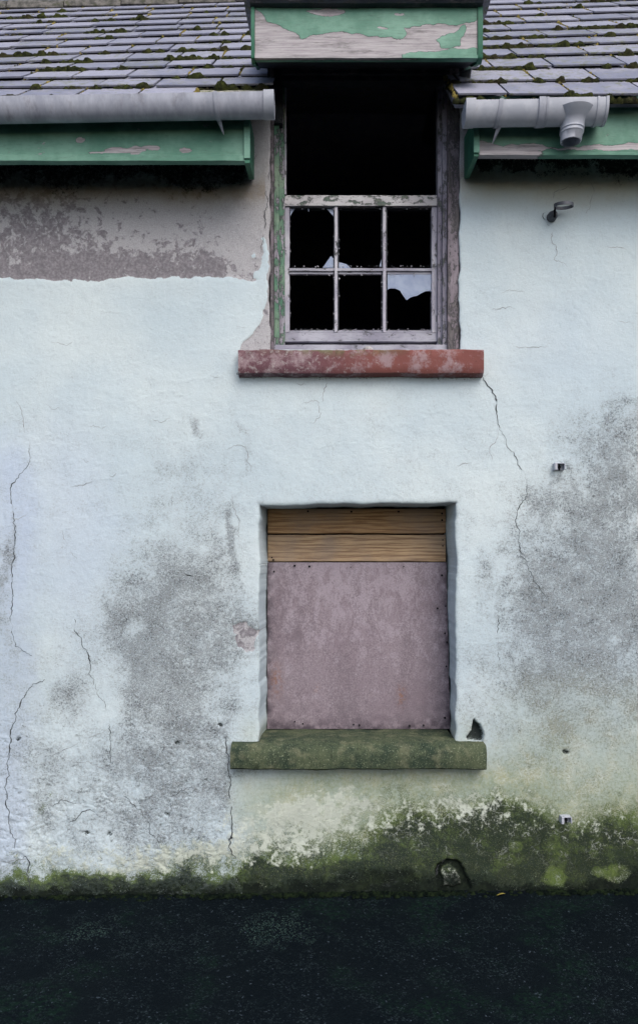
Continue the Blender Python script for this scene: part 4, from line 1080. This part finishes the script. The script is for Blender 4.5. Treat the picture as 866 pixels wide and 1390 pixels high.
# ------------------------------------------------------------------ gutters (hung from the eaves)
GR = .058; GD = .092
def gut_profile(yc, zt_, r=GR, d=GD, th=.0035, n=18):
    out = []; inn = []
    for i in range(n+1):
        a = math.pi*i/n
        out.append((yc - r*math.cos(a), zt_ - d*math.sin(a)**.85))
        inn.append((yc - (r-th)*math.cos(a), zt_ - (d-th)*math.sin(a)**.85 if 0 < i < n else zt_))
    return out + inn[::-1]
def gutter(label, xa, xb, za, zb_, openL=False):
    """half round gutter, falling from xa to xb"""
    g = empty('gutter', ((xa+xb)/2, FY-.002, (za+zb_)/2), label, 'gutter', 'grey plastic gutters along the eaves')
    return g
yc = FY - .026 - GR
def zg(x, x0, z0, sl): return z0 + (x-x0)*sl
def run(mb, xa, xb, ztop, sl, r=GR, d=GD, th=.0035, m=0, xr=0, n=1):
    # extrude following slope
    ks = []
    for i in range(n+1):
        x = xa + (xb-xa)*i/n
        ks.append([(x, p[0], p[1]) for p in gut_profile(yc, ztop(x), r, d, th)])
    k = len(ks[0]); vs = [v for row in ks for v in row]
    fs = [(i*k+j, i*k+(j+1) % k, (i+1)*k+(j+1) % k, (i+1)*k+j) for i in range(n) for j in range(k)]
    h = k//2
    for base in (0, n*k):
        for j in range(h-1): fs.append((base+j, base+j+1, base+k-2-j, base+k-1-j))
    mb.add(vs, fs, m)
def cap(mb, x, ztop, sl, face, r=GR, d=GD, th=.004):
    pr = gut_profile(yc, ztop(x), r, d)[:19]
    n = len(pr)
    a = [(x, p[0], p[1]) for p in pr]; b = [(x+th, p[0], p[1]) for p in pr]
    mb.add(a+b, [tuple(range(n)), tuple(range(2*n-1, n-1, -1))] + [(i, (i+1) % n, n+(i+1) % n, n+i) for i in range(n)])

def strap(parent, x, ztop, mat, tail=.05, skew=.02):
    s = MB(); pr = []
    for i in range(15):
        a = math.pi*i/14; pr.append((yc-(GR+.003)*math.cos(a), ztop(x)-(GD+.003)*math.sin(a)**.85))
    vs = []; n = len(pr)
    for i, p in enumerate(pr):
        w = .009 if i < 11 else .009
        sk = -skew*math.sin(math.pi*i/14)
        for dx in (-w, w): vs.append((x+dx-sk*.3, p[0], p[1]))
        for dx in (-w, w): vs.append((x+dx-sk*.3, yc+(p[0]-yc)*1.045, ztop(x)-(ztop(x)-p[1])*1.045+.001))
    fs = []
    for i in range(n-1):
        a, b = 4*i, 4*(i+1)
        fs += [(a, a+1, b+1, b), (a+2, a+3, b+3, b+2), (a, a+2, b+2, b), (a+1, a+3, b+3, b+1)]
    fs += [(0, 1, 3, 2), (4*n-4, 4*n-3, 4*n-1, 4*n-2)]
    s.add(vs, fs)
    # fin below
    c = Vector((x+.006, yc+.01, ztop(x)-GD))
    s.add([c+Vector((-.014, -.02, .012)), c+Vector((.012, -.02, .012)), c+Vector((.012, .055, .012)), c+Vector((-.008, .055, .012)), c+Vector((skew*.6, .035, -tail)), c+Vector((skew*.6+.005, .045, -tail))],
          [(0, 1, 4), (1, 2, 5, 4), (2, 3, 5), (3, 0, 4, 5), (0, 1, 2, 3)])
    s.build('strap', mat, parent, smooth=True, angle=40)

yf = yc-GR
lx1 = W(371, 0, yf).x
zl = lambda x: zt(122.5, yf) + (x-lx1)*.018
gl = empty('gutter', (0, FY, zl(0)), 'long grey half round gutter running off to the left of the dormer', 'gutter', 'grey plastic gutters along the eaves')
g = MB(); run(g, -4.2, lx1-.03, zl, 0, n=40); g.build('channel', M['pvc'], gl, smooth=True, angle=40)
g = MB(); run(g, lx1-.045, lx1-.002, lambda x: zl(x)+.004, 0, GR+.006, GD+.007, .006); cap(g, lx1-.002, lambda x: zl(x)+.004, 0, 1, GR+.006, GD+.007); g.build('end_cap', M['pvcpale'], gl, smooth=True, angle=40)
strap(gl, W(292, 0, yf).x, zl, M['pvc'], .045, .03); strap(gl, W(292, 0, yf).x-1.9, zl, M['pvc'], .03, .01)

rx0 = W(634, 0, yf).x; rx1 = W(826, 0, yf).x
zr = lambda x: zt(134.5, yf) + (x-rx0)*.014
gr_ = empty('gutter', (W(730, 0, 0).x, FY, zr(1)), 'short grey gutter with a downward outlet spigot, right of the dormer', 'gutter', 'grey plastic gutters along the eaves')
g = MB(); run(g, rx0+.02, W(740, 0, yf).x, zr, 0, n=6); g.build('channel', M['pvcpale'], gr_, smooth=True, angle=40)
g = MB(); run(g, rx0, rx0+.040, lambda x: zr(x)+.005, 0, GR+.007, GD+.008, .006); cap(g, rx0-.004, lambda x: zr(x)+.005, 0, -1, GR+.007, GD+.008); g.build('end_cap', M['pvcpale'], gr_, smooth=True, angle=40)
strap(gr_, W(681, 0, yf).x, zr, M['pvc'], .055, -.045)
g = MB(); xu = W(736, 0, yf).x
run(g, xu-.014, xu+.016, lambda x: zr(x)+.006, 0, GR+.009, GD+.011, .009)
run(g, xu+.020, xu+.030, lambda x: zr(x)+.005, 0, GR+.008, GD+.009, .009)
g.build('union', M['pvc'], gr_, smooth=True, angle=40)
g = MB(); run(g, xu+.016, rx1-.01, lambda x: zr(x)+.003, 0, GR+.005, GD+.004, .004, n=4)
run(g, rx1-.05, rx1-.040, lambda x: zr(x)+.004, 0, GR+.009, GD+.009, .006); run(g, rx1-.010, rx1+.002, lambda x: zr(x)+.005, 0, GR+.009, GD+.009, .008)
xo = W(777, 0, yc).x; zo = zr(xo)-GD
def lathe(mb, c, prof, seg=28, top=False, tilt=0):
    vs = []; 
    for r, z in prof:
        for j in range(seg):
            a = 2*math.pi*j/seg; vs.append((c.x+r*math.cos(a)+tilt*z, c.y+r*math.sin(a), c.z+z))
    n = len(prof)
    mb.add(vs, [(i*seg+j, i*seg+(j+1) % seg, (i+1)*seg+(j+1) % seg, (i+1)*seg+j) for i in range(n-1) for j in range(seg)])
g.build('outlet_channel', M['pvcpale'], gr_, smooth=True, angle=40)
o = MB(); lathe(o, Vector((xo, yc, zo)), [(.092, .060), (.082, .042), (.064, .022), (.0545, .006), (.052, -.014), (.055, -.016), (.055, -.022), (.051, -.024), (.051, -.029), (.054, -.031), (.054, -.038), (.050, -.041), (.047, -.076), (.044, -.078), (.042, -.076), (.042, .0)], tilt=.10)
sp = o.build('spigot', M['pvcpale'], gr_, smooth=True, angle=50)
o = MB(); o.tube([(xo, yc, zo-.010), (xo, yc, zo-.004)], .0425, 24); o.build('spigot_bore', M['pvcdark'], sp)

# ------------------------------------------------------------------ pipe fixings on the wall
def ring_clip():
    c = W(748, 294, 0)
    e = empty('pipe_clip', (c.x, 0, c.z), 'open grey hoop of a pipe clip high on the wall below the short gutter', 'pipe clip', 'downpipe fixings left on the wall')
    b = MB()
    b.tube([(c.x, .005, c.z-.005), (c.x, -.030, c.z-.004), (c.x+.004, -.050, c.z)], [.026, .024, .014], 14)
    b.build('boss', M['pvcdark'], e, smooth=True, angle=40)
    r = MB(); rc = Vector((c.x+.036, -.088, c.z+.020)); R0 = .047; n = 34; h = .008; vs = []
    for i in range(n+1):
        a = math.radians(-225 + 350*i/n); u = Vector((math.cos(a), math.sin(a), 0))
        for rr, hh in ((R0, -h), (R0, h), (R0-.003, h), (R0-.003, -h)): vs.append(rc+u*rr+Vector((0, 0, hh+ .10*u.x*rr*0 + u.y*.006)))
    fs = [(4*i+j, 4*i+(j+1) % 4, 4*(i+1)+(j+1) % 4, 4*(i+1)+j) for i in range(n) for j in range(4)] + [(0, 1, 2, 3), (4*n, 4*n+1, 4*n+2, 4*n+3)]
    r.add(vs, fs); r.build('hoop', M['pvcdark'], e, smooth=True, angle=40)
    s = MB(); s.box(c.x-.002, c.x+.006, -.065, -.030, c.z-.020, c.z+.016); s.tube([(c.x+.002, -.058, c.z-.026), (c.x+.002, -.058, c.z+.026)], .0045, 8); s.build('screw', M['hollow'], e)
def box_clip(px, py, mat, label):
    c = W(px, py, 0); e = empty('pipe_clip', (c.x, 0, c.z), label, 'pipe clip', 'downpipe fixings left on the wall')
    b = MB(); w, h, dp = .026, .018, .042; t = .005
    b.box(c.x-w, c.x+w, -.012, .006, c.z-h, c.z+h)                 # back plate
    b.box(c.x-w, c.x-w+t+.008, -dp, -.0121, c.z-h, c.z+h)          # left jaw
    b.box(c.x+w-t, c.x+w, -dp, -.0121, c.z-h+.003, c.z+h-.002)
    b.box(c.x-w+.0131, c.x+w-.0051, -dp+.004, -.0121, c.z+h-t, c.z+h)
    b.build('bracket', mat, e)
    s = MB(); s.tube([(c.x+.004, -.022, c.z-.002), (c.x+.004, -.0122, c.z-.002)], .007, 8); s.box(c.x+.000, c.x+.0035, -dp+.010, -.0125, c.z-h+.001, c.z+h-t-.001); s.build('screw', M['hollow'], e)
ring_clip()
box_clip(757, 634, M['pvcpale'], 'small square grey clip on the wall, right of the long crack')
box_clip(766, 1111, M['pvcpale'], 'small pale bluish square clip low on the mossy wall')

# ------------------------------------------------------------------ loose bits
def rock(name, c, r, label, mat, sq=(1, .8, .6), sd=0, cat='rubble'):
    import bmesh
    bm = bmesh.new(); bmesh.ops.create_icosphere(bm, subdivisions=3, radius=1)
    for v in bm.verts:
        k = 1 + .45*mn.noise(v.co*1.4+Vector((sd, 0, 0))) + .2*mn.noise(v.co*4+Vector((sd, 3, 0)))
        v.co = Vector((v.co.x*sq[0], v.co.y*sq[1], v.co.z*sq[2]))*k*r
    me = bpy.data.meshes.new(name); bm.to_mesh(me); bm.free(); me.materials.append(mat)
    o = bpy.data.objects.new(name, me); link(o); o.location = c; o['label'] = label; o['category'] = cat
    return o
M['mortar'] = mat_simple('pale_mortar', (.30, .29, .30), (.55, .54, .56), 50, .95, .004, .1, dirt=(.14, .13, .15), dsc=30)
ys = -.012
p = W(500, 470, ys)
rock('mortar_lump', (p.x, ys, ztp+.010), .022, 'pale lump of mortar lying on the red sill', M['mortar'], (1.2, .8, .8), 3)
p = W(460, 470, ys)
rock('mortar_crumb', (p.x, ys, ztp+.007), .013, 'flat mortar crumb on the red sill, left of the bigger lump', M['mortar'], (1.7, .8, .4), 8)

# small leaf on the tarmac by the wall
M['leaf'] = mat_simple('dead_leaf', (.12, .10, .02), (.30, .25, .06), 60, .8, .001, .2)
lf = MB(); n = 9; c = Vector(((674-433)/270*.985, -.06, .012))
vs = []
for i in range(n):
    t = i/(n-1); w = .006*math.sin(math.pi*t)+.0006
    for s in (-1, 0, 1): vs.append(c+Vector((.045*t, s*w+.010*t*t, .004+.004*abs(s)+.008*math.sin(t*2.5))))
fs = [(3*i+j, 3*i+j+1, 3*i+j+4, 3*i+j+3) for i in range(n-1) for j in range(2)]
lf.add(vs, fs); lo = lf.build('fallen_leaf', M['leaf'], None, smooth=True)
lo['label'] = 'narrow yellow dead leaf on the dark tarmac at the foot of the wall'; lo['category'] = 'leaf'

# tufts of ground moss in the angle of wall and tarmac
def verge():
    b = MB(); rnd = random.Random(9)
    for k in range(2400):
        x = rnd.uniform(-1.9, 1.9); y = -abs(rnd.gauss(0, .020)) - .004
        if mn.noise(Vector((x*3.1, 2.2, .4))) < -.12 and rnd.random() < .8: continue
        r = rnd.uniform(.004, .013); z = .012*x*math.exp(-(x/4)**2) + .006
        h = r*rnd.uniform(.4, 1.0); A = 6; vs = []
        for j, (rr, hh) in enumerate(((1, 0), (.75, .6))):
            for i in range(A):
                a = 6.283*i/A+j; q = rr*r*(1+.3*rnd.uniform(-1, 1)); vs.append((x+q*math.cos(a)*1.3, y+q*math.sin(a)*.8, z+hh*h-.003*(1-j)))
        vs.append((x, y, z+h)); fs = [(i, (i+1) % A, A+(i+1) % A, A+i) for i in range(A)] + [(A+i, A+(i+1) % A, 2*A) for i in range(A)]
        b.add(vs, fs)
    o = b.build('ground_moss', M['basemoss'], None, smooth=True, kind='stuff')
    o['label'] = 'dark moss growing along the foot of the wall'
n = NT('base_moss'); M['basemoss'] = n.done(n.mix(n.ss(n.noise(30, 4), .4, .65), (.003, .006, .005), (.012, .020, .009)), .95, n.bump(n.noise(300, 3), .004), .05)
verge()

# ================================================================== LIGHT, SKY, CAMERA
w = bpy.data.worlds.new('World'); bpy.context.scene.world = w; w.use_nodes = True
t = w.node_tree; bg = t.nodes['Background']
sky = t.nodes.new('ShaderNodeTexSky'); sky.sky_type = 'NISHITA'; sky.sun_disc = False
SE, SA = R(48), R(160)      # sun elevation; azimuth (clockwise from +Y)
sky.sun_elevation = SE; sky.sun_rotation = SA; sky.air_density = 1.0; sky.dust_density = 3.5; sky.ozone_density = 1.0
t.links.new(sky.outputs[0], bg.inputs[0]); bg.inputs[1].default_value = .13
sd = bpy.data.lights.new('sun', 'SUN'); sd.energy = 1.15; sd.angle = R(50); sd.color = (1, .975, .94)
so = bpy.data.objects.new('sun', sd); link(so)
dirv = Vector((math.sin(SA)*math.cos(SE), math.cos(SA)*math.cos(SE), math.sin(SE)))
so.rotation_euler = dirv.to_track_quat('Z', 'Y').to_euler(); so.location = dirv*20

cam = bpy.data.cameras.new('camera'); co = bpy.data.objects.new('camera', cam); link(co)
co.location = (0, -CAMD, CZ); co.rotation_euler = (R(90), 0, 0)
cam.sensor_fit = 'HORIZONTAL'; cam.sensor_width = 36; cam.lens = 36*1080/866
cam.shift_y = 52/866; cam.clip_end = 500; cam.clip_start = .05
sc = bpy.context.scene; sc.camera = co
sc.render.engine = 'CYCLES'
sc.view_settings.view_transform = 'Standard'; sc.view_settings.look = 'None'; sc.view_settings.gamma = 1; sc.view_settings.exposure = 0.53
sc.cycles.max_bounces = 5; sc.cycles.diffuse_bounces = 3; sc.cycles.glossy_bounces = 2; sc.cycles.transparent_max_bounces = 6
